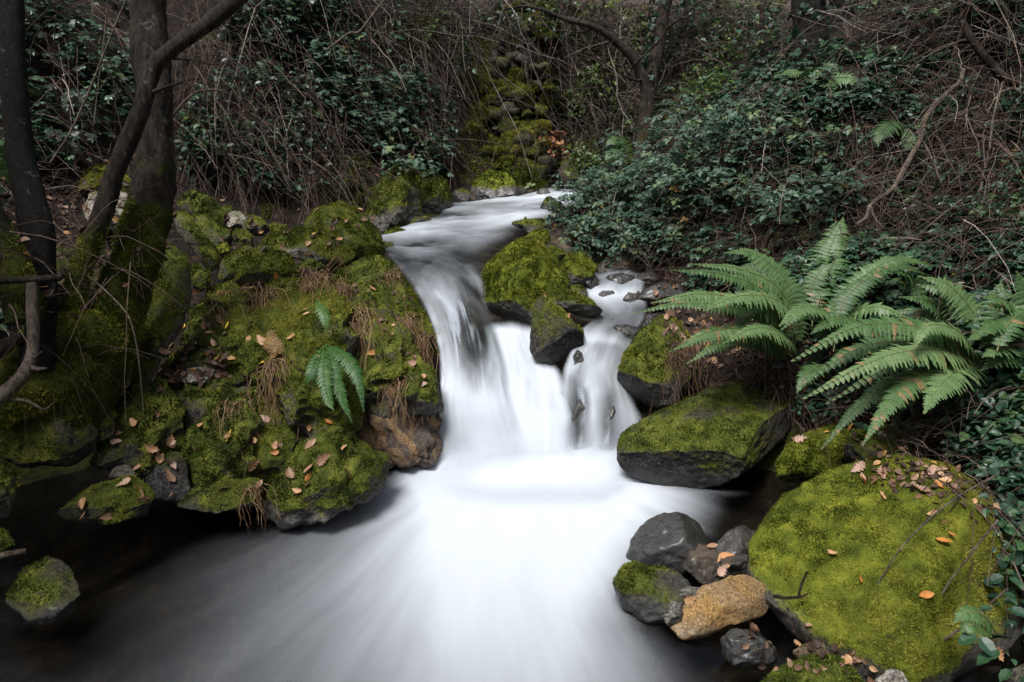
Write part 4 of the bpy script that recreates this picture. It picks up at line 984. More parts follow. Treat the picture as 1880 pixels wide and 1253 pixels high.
def branch(label, pts, mat=None, seed=1, twigs=(), mossf=None, sides=12, bump=.10, name='dead_branch', group=None):
    base = P(*pts[0][:3])
    o = wood_obj(name, pts, mat or M_PBARK, base, None, seed, mossf, sides, bump, bscale=34)
    tag(o, label, 'branch', group)
    for i, t in enumerate(twigs):
        (v, tr, qd), q = wood(t, seed + i + 1, 7, bump)
        b = Buf()
        b.add(v, tr, qd, moss=np.full(len(v), -.5))
        link('twig', b.mesh('twig', mat or M_PBARK, base), o)
    return o


branch('thick broken branch hanging at the left edge, upright above and crooked below', [(59, 520, 2.6, 17), (60, 570, 2.6, 19), (61, 620, 2.6, 20), (58, 655, 2.58, 22), (45, 685, 2.55, 24), (20, 712, 2.5, 26), (-20, 745, 2.45, 28)], M_PBARK, 61,
       [[(55, 672, 2.57, 9), (68, 678, 2.55, 8), (85, 677, 2.53, 4)], [(60, 660, 2.58, 7), (70, 652, 2.55, 5), (78, 645, 2.53, 2)]])
branch('horizontal cut stick lying against the dark trunk at the left edge', [(-30, 518, 2.62, 13), (30, 515, 2.62, 13), (80, 512, 2.62, 13), (111, 510, 2.62, 12)], M_BARK, 64)
branch('mossy dead log end pointing out from the left edge above the broken branch', [(-30, 668, 2.7, 30), (10, 636, 2.75, 26), (40, 618, 2.8, 20)], M_BARK, 66)
branch('thin bent twig under the broken branch at the left edge', [(-10, 738, 2.5, 6), (40, 735, 2.5, 6), (65, 745, 2.52, 5), (82, 755, 2.54, 3)], M_PBARK, 68, [[(80, 754, 2.54, 3), (90, 747, 2.54, 2), (97, 741, 2.54, 1)]])
branch('pale sawn stick at the left edge just above the dark water', [(-25, 1026, 2.35, 11), (15, 1018, 2.38, 11), (47, 1012, 2.4, 9)], M_PBARK, 70)
branch('arching bare bramble cane hanging in front of the main trunk', [(160, 506, 2.8, 3), (200, 540, 2.78, 3), (235, 580, 2.76, 3), (250, 630, 2.76, 3), (258, 690, 2.78, 3), (264, 756, 2.8, 2)], M_PBARK, 72, name='cane')
branch('long straight cane slanting up the dark slope behind the stems', [(92, 300, 3.6, 4), (128, 245, 3.6, 4), (165, 165, 3.6, 4), (200, 75, 3.6, 3), (235, -10, 3.6, 3)], M_PBARK, 74, name='cane')
branch('thin cane hanging straight down in the dark slope left of the main trunk', [(172, 232, 3.7, 2), (180, 160, 3.7, 2), (190, 80, 3.7, 2), (199, -10, 3.7, 2)], M_PBARK, 76, name='cane')
branch('long pale crooked branch hanging down the right bank', [(1768, 128, 3.98, 7), (1762, 150, 3.96, 8), (1735, 175, 3.93, 9), (1700, 215, 3.90, 9), (1690, 255, 3.88, 9), (1668, 295, 3.84, 9), (1640, 345, 3.80, 8), (1600, 375, 3.76, 7), (1590, 400, 3.73, 6), (1572, 412, 3.68, 4)], M_PBARK, 80,
       [[(1598, 378, 3.75, 5), (1606, 400, 3.72, 4), (1622, 420, 3.68, 2)], [(1695, 260, 3.88, 4), (1710, 290, 3.84, 3), (1725, 330, 3.78, 2)]])
branch('broken brown branch jutting from the upper right edge', [(1765, 38, 4.00, 12), (1785, 75, 4.00, 13), (1812, 110, 4.00, 14), (1845, 145, 4.00, 15), (1900, 165, 4.00, 16)], M_BARK, 82)
branch('forked black snag against the twigs in the upper right corner', [(1832, 80, 4.30, 14), (1818, 48, 4.30, 13), (1830, 20, 4.30, 14), (1850, -20, 4.30, 16), (1860, -100, 4.30, 18)], M_DBARK, 84, [[(1822, 40, 4.30, 6), (1790, 45, 4.30, 4), (1740, 55, 4.30, 3), (1690, 62, 4.30, 2)]])
branch('thin pale upright cane on the right bank under the broken brown branch', [(1842, 150, 3.70, 4), (1825, 210, 3.70, 4), (1815, 280, 3.70, 4), (1800, 350, 3.70, 4), (1788, 420, 3.70, 3)], M_PBARK, 86, name='cane')
branch('pale twig slanting up out of the left slope above the pale fern', [(600, 92, 5.6, 4), (640, 62, 5.6, 4), (660, 58, 5.6, 4), (690, 20, 5.6, 4), (712, -10, 5.6, 4)], M_PBARK, 88)
branch('arched pale twig beside the main trunk on the left slope', [(318, 212, 3.9, 4), (340, 185, 3.9, 4), (365, 168, 3.9, 4), (392, 165, 3.9, 3), (415, 168, 3.9, 3)], M_PBARK, 90)
branch('long thin cane trailing down over the huge mossy boulder', [(1826, 875, 2.35, 4), (1770, 905, 2.33, 4), (1710, 950, 2.31, 3.5), (1660, 1000, 2.29, 3), (1625, 1050, 2.27, 3), (1612, 1075, 2.26, 2)], M_PBARK, 92, name='cane')
branch('straight thin cane standing against the right side of the huge boulder', [(1832, 955, 2.2, 4), (1780, 1020, 2.2, 3.5), (1730, 1090, 2.2, 3), (1712, 1150, 2.2, 2.5), (1708, 1190, 2.2, 2)], M_PBARK, 94, name='cane')
branch('short pale stick lying across the lower right of the huge boulder', [(1710, 1197, 2.15, 5), (1740, 1170, 2.15, 4.5), (1776, 1145, 2.15, 4), (1850, 1080, 2.15, 3)], M_PBARK, 96, name='cane')
branch('small forked twig between the tan rock and the huge boulder', [(1420, 1095, 2.3, 6), (1445, 1098, 2.3, 6), (1470, 1096, 2.3, 5), (1484, 1090, 2.3, 3)], M_BARK, 98, [[(1466, 1096, 2.3, 5), (1472, 1072, 2.3, 5), (1482, 1050, 2.28, 4)]])
branch('dead bracken stalks leaning between the wide flat boulder and the waterfall shoulder', [(588, 512, 4.0, 3), (610, 490, 4.0, 3), (632, 470, 4.0, 2)], M_GRASS, 100,
       [[(590, 513, 3.98, 3), (606, 486, 3.98, 3), (620, 468, 3.98, 2)], [(594, 512, 4.0, 3), (615, 495, 4.0, 3), (635, 478, 4.0, 2)]])

# ---------------------------------------------------------------- stone wall at the back
def stone_wall():
    base = P(920, 345, 7.0)
    e = empty('stone_wall', base)
    tag(e, 'old mossy dry stone retaining wall at the back behind the upper stream', 'wall')
    r = np.random.default_rng(5)
    d, f = ico(3)
    b = Buf()
    allv, alln = [], 0
    pts = []
    for gy_ in np.arange(20, 352, 13.5):
        for gx_ in np.arange(790 + 10 * math.sin(gy_ * .04), 1006 + 14 * math.sin(gy_ * .05), 17.0):
            pts.append((gx_ + r.uniform(-9, 9), gy_ + r.uniform(-6, 6)))
    for x, y in pts:
        if r.random() < .12:
            continue
        if True:
            w = 11 * math.exp(r.normal(.62, .38))
            hgt = w * r.uniform(.42, .85)
            t = 6.99 + (345 - y) * .0012 + r.normal(0, .05)
            sx, sy = w * t / FPX * .62, hgt * t / FPX * .62
            s = np.sign(d) * np.abs(d) ** r.uniform(.35, .6)
            s = s * np.array([1, 1, 1 + .25 * r.normal() * 0])
            v = s * np.array([sx, .13, sy])
            v[:, 0] *= 1 + r.uniform(-.35, .35) * d[:, 2]
            v[:, 2] *= 1 + r.uniform(-.35, .35) * d[:, 0]
            for _ in range(4):
                n = nrm(r.normal(size=3))
                n[1] = -abs(n[1])
                hh = v @ n
                lim = hh.max() * r.uniform(.65, .9)
                v = v - np.maximum(hh - lim, 0)[:, None] * n * .9
            v = v + nrm(v) * (fbm(v * 9 + r.random(3) * 50, 3, int(x)) * .028)[:, None]
            a = r.normal(0, .25)
            v = np.stack([v[:, 0] * math.cos(a) - v[:, 2] * math.sin(a), v[:, 1], v[:, 0] * math.sin(a) + v[:, 2] * math.cos(a)], 1)
            c = P(x, y, t)
            v = v + c
            ms = .46 + .30 * np.clip(v[:, 2] - c[2], -.1, .1) / .1 + .6 * fbm(v * 1.7, 3, 77) + r.normal(0, .12)
            b.add(v, f, moss=ms, wet=0.0)
    V = np.vstack(b.v)
    T = np.vstack(b.t)
    ms = np.concatenate(b.a['moss'])
    o = link('stones', b.mesh('stones', M_ROCK, base), e)
    mm = moss_blades(V, T, ms, None, 26000, .015, 4, origin=base, mat=M_BMOSS)
    if mm:
        link('moss', mm, e)


stone_wall()

# ---------------------------------------------------------------- ray casting onto what is built so far
bpy.context.view_layer.update()
DG = bpy.context.evaluated_depsgraph_get()
CV = Vector(CAM)
WATER = {'pool_water', 'stream_water', 'plunge_foam', 'foam_mound', 'side_stream_water'}


def hit(px, py, skip=('tree', 'sapling', 'dead_branch', 'cane', 'trunk', 'limb', 'crown', 'twig')):
    d = Vector(raydir(px, py))
    d.normalize()
    o = CV.copy()
    for _ in range(8):
        ok, loc, nor, _i, ob, _m = SC.ray_cast(DG, o, d)
        if not ok:
            return None
        if ob.name.split('.')[0] in skip:
            o = loc + d * .01
            continue
        if nor.dot(d) > 0:
            nor = -nor
        return np.array(loc), np.array(nor), ob.name
    return None


def in_poly(poly, n):
    pl = np.array(poly, float)
    lo, hi = pl.min(0), pl.max(0)
    out = []
    x2, y2 = np.roll(pl[:, 0], -1), np.roll(pl[:, 1], -1)
    while len(out) < n:
        q = lo + rng.random((n * 2, 2)) * (hi - lo)
        c = (((pl[:, 1] > q[:, 1:2]) != (y2 > q[:, 1:2])) & (q[:, :1] < (x2 - pl[:, 0]) * (q[:, 1:2] - pl[:, 1]) / (y2 - pl[:, 1] + 1e-12) + pl[:, 0]))
        out += list(q[c.sum(1) % 2 == 1])
    return np.array(out[:n])


def surf(poly, n, only=None, avoid=True):
    ps, ns = [], []
    for x, y in in_poly(poly, n):
        h = hit(x, y)
        if h is None:
            continue
        b = h[2].split('.')[0]
        if avoid and b in WATER:
            continue
        if only and b not in only:
            continue
        ps.append(h[0])
        ns.append(h[1])
    return np.array(ps).reshape(-1, 3), np.array(ns).reshape(-1, 3)


def leaves(buf, poly, n, thick, tm, size, thr=-.1, freq=2.2, seed=0, droop=.35, only=None, lift=.02, up=.75, facing=.35):
    p, nn = surf(poly, n, only)
    if not len(p):
        return
    c = fbm(p * freq + seed, 3, seed)
    k = (c > thr) | (rng.random(len(p)) < .12)
    p, nn, c = p[k], nn[k], c[k]
    m = len(p)
    off = lift + thick * (rng.random(m) ** .8) * (.45 + 1.1 * np.clip(c + .3, 0, 1))
    out = nrm(nn + ZZ * .5)
    pos = p + out * off[:, None] + rdir(m) * .02
    z = nrm(ZZ * up + nn * facing + rdir(m) * .42)
    y = nrm(rdir(m) * .8 + out * .25 - ZZ * droop)
    y = nrm(y - z * (y * z).sum(1, keepdims=True) * .8)
    clump = fbm(pos * 5, 2, seed + 5)
    place(buf, tm, pos, y, z, size * (.45 + 1.05 * rng.random(m) ** 1.4), np.clip(.45 + clump * .6 + rng.normal(0, .24, m), 0, .92 + .08 * (rng.random(m) > .93)))


def stems(buf, poly, n, length, rad, sag=.6, out=.5, spread=.7, lift=.05, only=None, down=.4, segs=6, sides=3, wob=.05):
    p, nn = surf(poly, n, only)
    for a, b in zip(p, nn):
        L = length * (.4 + 1.2 * rng.random())
        d = nrm(b * out + rng.normal(size=3) * spread - ZZ * down)
        s = np.linspace(0, 1, segs)[:, None]
        q = a + b * lift * rng.random() + ZZ * .02 + d * L * s - ZZ * (sag * L * s * s * rng.uniform(.3, 1.2)) + np.cumsum(rng.normal(size=(segs, 3)), 0) * wob * L * .35
        r = rad * (.5 + rng.random())
        v, t, f = tube(q, np.linspace(r, r * .45, segs), sides, False)
        buf.add(v, quads=f, rnd=np.clip(rng.normal(.45, .24), 0, 1))


def plant(name, label, cat, base, parts, group=None):
    e = empty(name, base)
    tag(e, label, cat, group)
    for pn, b, mt in parts:
        if b.n:
            link(pn, b.mesh(pn, mt, base, smooth=False), e)
    return e


def bush(name, label, poly, n, thick, tm, size, mat, nst, slen, srad, seed, thr=-.1, cat='bush', freq=2.2, sag=.6, lift=.03, smat=None, group=None, extra=None):
    lb, sb = Buf(), Buf()
    leaves(lb, poly, n, thick, tm, size, thr, freq, seed, lift=lift)
    stems(sb, poly, nst, slen, srad, sag, lift=thick)
    pl = np.array(poly).mean(0)
    h = hit(*pl)
    return plant(name, label, cat, h[0] if h else P(pl[0], pl[1], 5), [('leaves', lb, mat), ('stems', sb, smat or M_DRY)], group)


def stuff(name, fn, mat, smooth=False):
    b = Buf()
    fn(b)
    o = link(name, b.mesh(name, mat, smooth=smooth))
    return tag(o, kind='stuff')


# ---- bushes of the right bank
bush('bramble_bush', 'pale leaved bramble bush bulging over the right bank beside the upper stream', [(1070, 330), (1130, 280), (1220, 240), (1330, 235), (1400, 270), (1420, 340), (1380, 420), (1300, 450), (1220, 440), (1130, 400), (1080, 370)], 2600, .32, TRI3, .047, M_BRAMBLE, 260, .40, .0022, 3, -.2)
bush('bramble_bush', 'low bramble trailing leaves down to the side stream above the midstream boulder', [(1010, 340), (1080, 320), (1180, 380), (1260, 440), (1270, 500), (1190, 500), (1120, 470), (1050, 450), (1020, 410)], 1600, .20, TRI3, .045, M_BRAMBLE, 260, .28, .002, 5, -.05)
bush('ivy_thicket', 'dark glossy ivy thicket topping the right bank below the black trunks', [(1200, 190), (1290, 150), (1400, 120), (1520, 100), (1680, 110), (1790, 140), (1800, 190), (1700, 230), (1560, 240), (1430, 260), (1330, 240), (1240, 240)], 5200, .16, IVY, .055, M_IVY, 150, .4, .0025, 7, -.35)
bush('ivy_thicket', 'curtain of dark bramble leaves hanging on the middle of the right bank', [(1400, 240), (1560, 230), (1680, 250), (1700, 330), (1560, 400), (1420, 420), (1390, 330)], 1500, .22, TRI3, .042, M_IVY, 200, .5, .0025, 8, -.05)
bush('ivy_thicket', 'low dark leafy ground ivy growing among and behind the big ferns', [(1270, 470), (1420, 440), (1600, 430), (1880, 440), (1900, 640), (1800, 660), (1600, 640), (1400, 600), (1260, 560)], 4600, .14, IVY, .050, M_IVY, 160, .3, .002, 9, -.25)
bush('ivy_thicket', 'large leaved ivy filling the right edge beside the huge mossy boulder', [(1720, 690), (1800, 650), (1900, 600), (1900, 1253), (1850, 1240), (1855, 1050), (1820, 900), (1740, 850), (1700, 770)], 3000, .22, OVAL, .043, M_IVY, 160, .35, .0025, 10, -.25)
bush('bramble_bush', 'leafy undergrowth between the fern fronds and the small overhanging boulder', [(1440, 640), (1600, 620), (1760, 700), (1700, 820), (1560, 790), (1440, 760)], 900, .10, OVAL, .045, M_IVY, 160, .3, .002, 12, -.1)
bush('shrub', 'bright leafed low shrub hugging the left end of the ivy topped bank', [(1190, 200), (1260, 160), (1330, 150), (1350, 190), (1290, 230), (1210, 250)], 700, .16, OVAL, .045, M_BRIGHTLEAF, 40, .3, .002, 14, -.2)
bush('shrub', 'far pale green scrub on the slope in the upper right corner', [(1580, -10), (1900, -10), (1900, 120), (1700, 110), (1580, 90)], 2600, .45, OVAL, .065, M_BRAMBLE, 420, .7, .003, 15, -.15)
bush('ivy_thicket', 'sparse dark brambles under the tangled stems at the far right of the bank', [(1640, 250), (1900, 150), (1900, 470), (1700, 450), (1600, 400)], 1500, .18, TRI3, .036, M_IVY, 120, .4, .002, 16, -.1)
bush('bramble_bush', 'bramble curtain spilling over the bank just left of the long pale crooked branch', [(1320, 250), (1480, 260), (1600, 330), (1560, 430), (1430, 470), (1330, 400)], 1300, .25, TRI3, .045, M_BRAMBLE, 160, .45, .0022, 17, .0)
bush('shrub', 'green mossy scrub climbing the slope between the curved side trunk and the black trunks', [(1050, 20), (1440, 20), (1440, 110), (1250, 190), (1200, 260), (1060, 180)], 2600, .2, OVAL, .055, M_BRIGHTLEAF, 60, .4, .002, 31, .0)
bush('ivy_thicket', 'thin ivy strands and leaves overhanging the top of the stone wall', [(700, -10), (1040, -10), (1020, 60), (860, 80), (840, 200), (760, 220), (700, 120)], 1300, .3, OVAL, .055, M_IVY, 60, .5, .002, 32, -.05)
# ---- left slope
bush('ivy_thicket', 'bluish ivy and bramble thicket cascading down the left slope to the broken crag', [(560, 150), (640, 110), (720, 190), (800, 260), (815, 320), (760, 320), (680, 300), (620, 260), (560, 220)], 3600, .30, IVY, .055, M_BRAMBLE, 260, .5, .0025, 20, -.2)
bush('ivy_thicket', 'dark leafy thicket on the slope above the boulder pile', [(320, 230), (430, 160), (560, 190), (660, 290), (680, 350), (560, 380), (430, 350), (330, 330)], 3000, .25, OVAL, .052, M_IVY, 420, .55, .0025, 21, -.12)
bush('ivy_thicket', 'dark hanging ivy high on the left slope right of the slanted stem', [(420, -10), (640, -10), (680, 90), (620, 170), (520, 190), (430, 170), (400, 60)], 2800, .30, IVY, .06, M_IVY, 260, .7, .003, 22, -.15)
bush('ivy_thicket', 'nearly black leafy slope in the upper left corner behind the trunks', [(-20, -10), (260, -10), (260, 200), (180, 300), (-20, 330)], 2600, .25, IVY, .058, M_IVY, 160, .7, .003, 23, 0.0)
bush('shrub', 'dense dark evergreen shrub where the left slope meets the stone wall', [(690, 180), (760, 160), (815, 220), (830, 300), (800, 330), (740, 290)], 2000, .25, OVAL, .05, M_IVY, 60, .4, .002, 24, -.3)
bush('shrub', 'shrub with yellowish leaves at the upper left edge of the stone wall', [(760, 60), (850, 40), (870, 110), (830, 160), (770, 150)], 420, .25, OVAL, .05, M_BRIGHTLEAF, 140, .5, .003, 25, -.1)
bush('red_leaved_shrub', 'small shrub with orange red autumn leaves right of the stone wall', [(1000, 258), (1030, 250), (1045, 268), (1036, 298), (1012, 290)], 150, .12, OVAL, .045, M_REDLEAF, 26, .35, .002, 26, -.9, freq=4)
bush('shrub', 'green scrub on the mossy slope between wall and ivy covered grey trunk', [(1040, 180), (1160, 200), (1170, 310), (1080, 330), (1040, 290)], 2200, .14, OVAL, .048, M_BRIGHTLEAF, 120, .4, .002, 27, -.05)
bush('shrub', 'leafy scrub behind the grey trunk at the left end of the right bank', [(1200, 60), (1330, 40), (1440, 60), (1440, 130), (1300, 150), (1210, 180)], 1600, .35, OVAL, .055, M_IVY, 300, .6, .003, 28, -.05)


NI = 170
for tn, (cx, hw, t0) in (('tree.004', (1486, 30, 5.35)), ('tree.005', (1547, 20, 6.1)), ('tree.003', (1205, 14, 6.7))):
    o = [q for q in SC.objects if q.name == tn][0]
    b = Buf()
    ys = rng.uniform(-150, 120 if tn != 'tree.003' else 150, NI)
    ang = rng.uniform(0, 2 * np.pi, NI)
    xo = (1188 + (150 - ys) * .16) if tn == 'tree.003' else cx + 0 * ys
    p = np.array([P(x, y, t0) for x, y in zip(xo, ys)])
    R_ = hw * t0 / FPX * rng.uniform(1.0, 1.35, NI)
    dd = np.stack([np.cos(ang), np.sin(ang), 0 * ang], 1)
    place(b, IVY, p + dd * R_[:, None], nrm(rdir(NI) * .6 - ZZ), nrm(dd + ZZ * .3 + rdir(NI) * .3), rng.uniform(.04, .08, NI), rng.random(NI) * .5)
    bl = np.array(o.location)
    link('ivy', b.mesh('ivy', M_IVY, bl, smooth=False), o)


# ---- stuff
def dry_back(b):
    stems(b, [(500, -20), (980, -20), (980, 60), (860, 90), (830, 250), (760, 200), (640, 130), (520, 130)], 380, .7, .0034, .6, .5, .9, .2, down=.5, segs=7)
    stems(b, [(980, -20), (1460, -20), (1420, 140), (1260, 180), (1180, 260), (1040, 310), (980, 300), (960, 120)], 520, .7, .0034, .55, .5, .85, .2, down=.55, segs=7)
    stems(b, [(830, 20), (1000, 20), (1000, 320), (830, 300)], 50, .5, .0028, .6, .6, .7, .1, down=.5)


stuff('hanging_dry_vines', dry_back, M_VINE)


def far_twigs(b):
    stems(b, [(1000, -20), (1460, -20), (1440, 120), (1250, 180), (1180, 250), (1040, 280)], 520, .8, .0034, .3, .5, .9, .25, down=.1, segs=7)
    stems(b, [(1520, -15), (1900, -15), (1900, 130), (1560, 110)], 520, .6, .0030, .3, .5, .9, .2, down=-.1, segs=7)
    stems(b, [(560, -15), (980, -15), (900, 120), (640, 120)], 240, .8, .0030, .4, .5, .9, .25, down=.2, segs=7)
    stems(b, [(1230, 220), (1500, 180), (1500, 380), (1330, 420)], 130, .5, .0024, .6, .5, .5, .3, down=.7)
    stems(b, [(1560, 250), (1880, 160), (1880, 520), (1640, 470)], 150, .5, .0024, .6, .5, .6, .3, down=.5)
    stems(b, [(330, 60), (480, 60), (640, 300), (400, 320)], 120, .5, .0024, .6, .5, .6, .3, down=.5)


stuff('far_bare_twigs', far_twigs, M_TWIG)


def dry_right(b):
    stems(b, [(1240, 200), (1500, 150), (1800, 160), (1900, 120), (1900, 560), (1600, 470), (1400, 460), (1280, 470)], 1000, .5, .0028, .65, .6, .6, .16, down=.6, segs=7)
    stems(b, [(1400, 180), (1560, 170), (1560, 380), (1450, 420), (1400, 300)], 380, .6, .0028, .5, .6, .3, .12, down=1.0, segs=6)
    stems(b, [(1650, 330), (1900, 200), (1900, 520), (1700, 480)], 280, .5, .003, .5, .6, .6, .14, down=.5, segs=7)
    stems(b, [(1230, 590), (1440, 600), (1470, 700), (1300, 700), (1230, 680)], 330, .25, .0018, .7, .7, .5, .04, down=.5)
    stems(b, [(1440, 690), (1700, 700), (1880, 880), (1860, 1000), (1640, 850), (1440, 780)], 240, .3, .002, .7, .6, .6, .06, down=.4)
    stems(b, [(1180, 440), (1420, 440), (1400, 520), (1200, 530)], 260, .3, .002, .6, .7, .6, .08, down=.3)


stuff('dry_bramble_stems', dry_right, M_DRY)


def dry_left(b):
    stems(b, [(-20, 300), (330, 250), (300, 470), (150, 560), (-20, 560)], 380, .34, .0024, .5, .7, .7, .08, down=.2)
    stems(b, [(330, 80), (480, 60), (600, 170), (680, 330), (560, 370), (340, 330)], 520, .55, .0026, .6, .7, .5, .12, down=.6)
    stems(b, [(330, 20), (460, 20), (450, 300), (350, 320)], 260, .7, .003, .5, .5, .3, .14, down=1.0)
    stems(b, [(-20, 600), (180, 620), (160, 760), (-20, 760)], 60, .25, .002, .6, .7, .6, .05, down=.4)


stuff('dry_slope_stems', dry_left, M_DRY)


def litter(b):
    for poly, n, sz in (([(-20, 320), (330, 280), (320, 470), (160, 580), (-20, 600)], 420, .042), ([(1560, 840), (1720, 800), (1880, 900), (1880, 1010), (1760, 930), (1640, 900)], 260, .030),
                        ([(1190, 470), (1420, 480), (1500, 640), (1250, 690), (1200, 580)], 380, .042), ([(1420, 690), (1720, 720), (1700, 820), (1440, 800)], 160, .034), ([(400, 300), (700, 320), (700, 440), (400, 470)], 110, .045),
                        ([(1000, 400), (1250, 430), (1260, 500), (1080, 480)], 220, .045), ([(290, 640), (420, 620), (420, 690), (300, 720)], 80, .045), ([(640, 520), (760, 540), (800, 640), (740, 660)], 60, .03),
                        ([(1330, 1140), (1500, 1150), (1620, 1240), (1420, 1240)], 60, .026), ([(1100, 200), (1880, 180), (1880, 480), (1400, 470)], 420, .045)):
        p, nn = surf(poly, n)
        m = len(p)
        y = nrm(np.cross(rdir(m), nn))
        place(b, OVAL, p + nn * .008 + rdir(m) * .006, y, nrm(nn + rdir(m) * .5), sz * (.6 + .7 * rng.random(m)), rng.random(m))


stuff('leaf_litter', litter, M_LITTER)


def mossy_slope(b):
    for poly, n in (([(480, 280), (680, 290), (820, 320), (830, 400), (700, 420), (480, 400)], 9000), ([(980, 60), (1300, 60), (1240, 180), (1190, 330), (1000, 330)], 16000), ([(760, -10), (1450, -10), (1400, 100), (800, 100)], 9000), ([(1200, 620), (1300, 600), (1300, 720), (1220, 720)], 2500),
                    ([(1440, 400), (1620, 380), (1600, 480), (1450, 480)], 2000), ([(0, 600), (250, 600), (250, 900), (0, 900)], 6000), ([(640, 30), (1010, 30), (1010, 340), (830, 340), (720, 240)], 12000), ([(290, 560), (600, 500), (800, 700), (600, 860), (300, 920)], 3500)):
        p, nn = surf(poly, n, only=('ground',))
        k = fbm(p * 3, 3, 6) > -.02
        p, nn = p[k], nn[k]
        m = len(p)
        up_ = nrm(nn + rdir(m) * .8)
        sd = nrm(np.cross(up_, rdir(m)))
        L = (.0042 * ((p - CAM) @ FW) * (.6 + .8 * rng.random(m)))[:, None]
        v = np.stack([p - sd * L * .3, p + sd * L * .3, p + up_ * L], 1).reshape(-1, 3)
        b.add(v, np.arange(3 * m).reshape(-1, 3), rnd=np.repeat(np.clip(.4 + fbm(p * 6, 2, 8) + rng.normal(0, .15, m), 0, 1), 3))


stuff('ground_moss', mossy_slope, M_MOSS)


def side_cover(b):
    for poly, n in (([(1860, -60), (2700, -60), (2700, 1300), (1900, 1300)], 7000), ([(-900, -60), (10, -60), (0, 760), (-900, 760)], 6000)):
        leaves(b, poly, n, .14, OVAL, .055, -.25, 2.2, 50, only=('ground',))


stuff('ground_ivy', side_cover, M_IVY)


def side_stems(b):
    stems(b, [(1880, -60), (2700, -60), (2700, 900), (1900, 900)], 500, .5, .0026, .6, .6, .7, .1, down=.3)
    stems(b, [(-900, -60), (0, -60), (0, 700), (-900, 700)], 500, .5, .0026, .6, .6, .7, .1, down=.3)


stuff('ground_twigs', side_stems, M_DRY)


# ---- ferns
def frond(ctrl, width, seed, sagf=.0, browned=0.0, step=.021, tip0=.0, base_rnd=.55):
    """one frond: rachis and pinnae, base to tip"""
    r = np.random.default_rng(seed)
    q = catmull(ctrl, 60)
    L = np.linalg.norm(np.diff(q, axis=0), axis=1).sum()
    b = Buf()
    v, t, f = tube(q, np.linspace(.0032, .0007, 60), 5, False)
    b.add(v, quads=f, rnd=.95)
    n = int(L / step)
    us = np.linspace(.10, .99, n)
    tg = nrm(np.gradient(q, axis=0))
    for j, u in enumerate(us):
        i = u * 59
        i0 = int(i)
        i1 = min(i0 + 1, 59)
        p = q[i0] * (1 - i + i0) + q[i1] * (i - i0)
        T = nrm(tg[i0])
        S = nrm(np.cross(T, nrm(ZZ * .75 + nrm(CAM - p) * .55)))
        Nn = nrm(np.cross(S, T))
        prof = min(1, (u / .28)) ** .7 * (1 - max(0, (u - .3) / .7) ** 1.5)
        l = width * max(prof, .05) * r.uniform(.88, 1.08)
        for sgn in (-1, 1):
            d = nrm(S * sgn + T * (.28 + .25 * u) + Nn * r.uniform(-.05, .22))
            m = 9
            s = np.linspace(0, 1, m)
            mid = p + d * (s * l)[:, None] - ZZ * ((s ** 2) * l * r.uniform(.25, .55))[:, None]
            wv = nrm(np.cross(d, Nn))
            hw = np.minimum(.012 + l * .055, step * .62) * (1 - s ** 2.2) * np.where(np.arange(m) % 2 == 0, .72, 1.12)
            hw[0] *= .5
            a1 = mid + wv * hw[:, None] - Nn * (hw * .25)[:, None]
            a2 = mid - wv * hw[:, None] - Nn * (hw * .25)[:, None]
            vv = np.vstack([mid, a1, a2])
            k = np.arange(m - 1)
            fq = np.vstack([np.stack([k, k + 1, m + k + 1, m + k], 1), np.stack([2 * m + k, 2 * m + k + 1, k + 1, k], 1)])
            rn = base_rnd + r.normal(0, .10)
            if browned and r.random() < browned:
                rn = 1.0
            b.add(vv, quads=fq, rnd=np.clip(rn, 0, 1))
    return b


def fern(label, base, fronds, mat, group=None, seed=0):
    e = empty('fern', base)
    tag(e, label, 'fern', group)
    if seed in (1, 2, 3, 4, 20):
        rj = np.random.default_rng(seed + 500)
        more = []
        for (pts, w, kw) in fronds:
            o = rj.normal(0, 1, 3)
            n_ = len(pts)
            k2 = dict(kw, base_rnd=kw.get('base_rnd', .5) * rj.uniform(.35, .8), browned=.04)
            more.append(([(a + o[0] * 34 * (j / (n_ - 1)) ** .8, b + abs(o[1]) * 22 * (j / (n_ - 1)) + 6, c + .05 + .04 * j) for j, (a, b, c) in enumerate(pts)], w * rj.uniform(.7, 1), k2))
        fronds = fronds + more
    for i, (pts, w, kw) in enumerate(fronds):
        dt = 0.0
        for j, a in enumerate(pts):
            h = hit(a[0], a[1])
            if h is not None and j:
                dt = min(dt, (h[0] - CAM) @ FW - .22 - a[2])
        c = np.array([P(a[0], a[1], a[2] + dt) for a in pts])
        w = w * 1.18
        fo = link('frond', frond(c, w, seed * 31 + i, **kw).mesh('frond', mat, base, smooth=True), e)
    return e


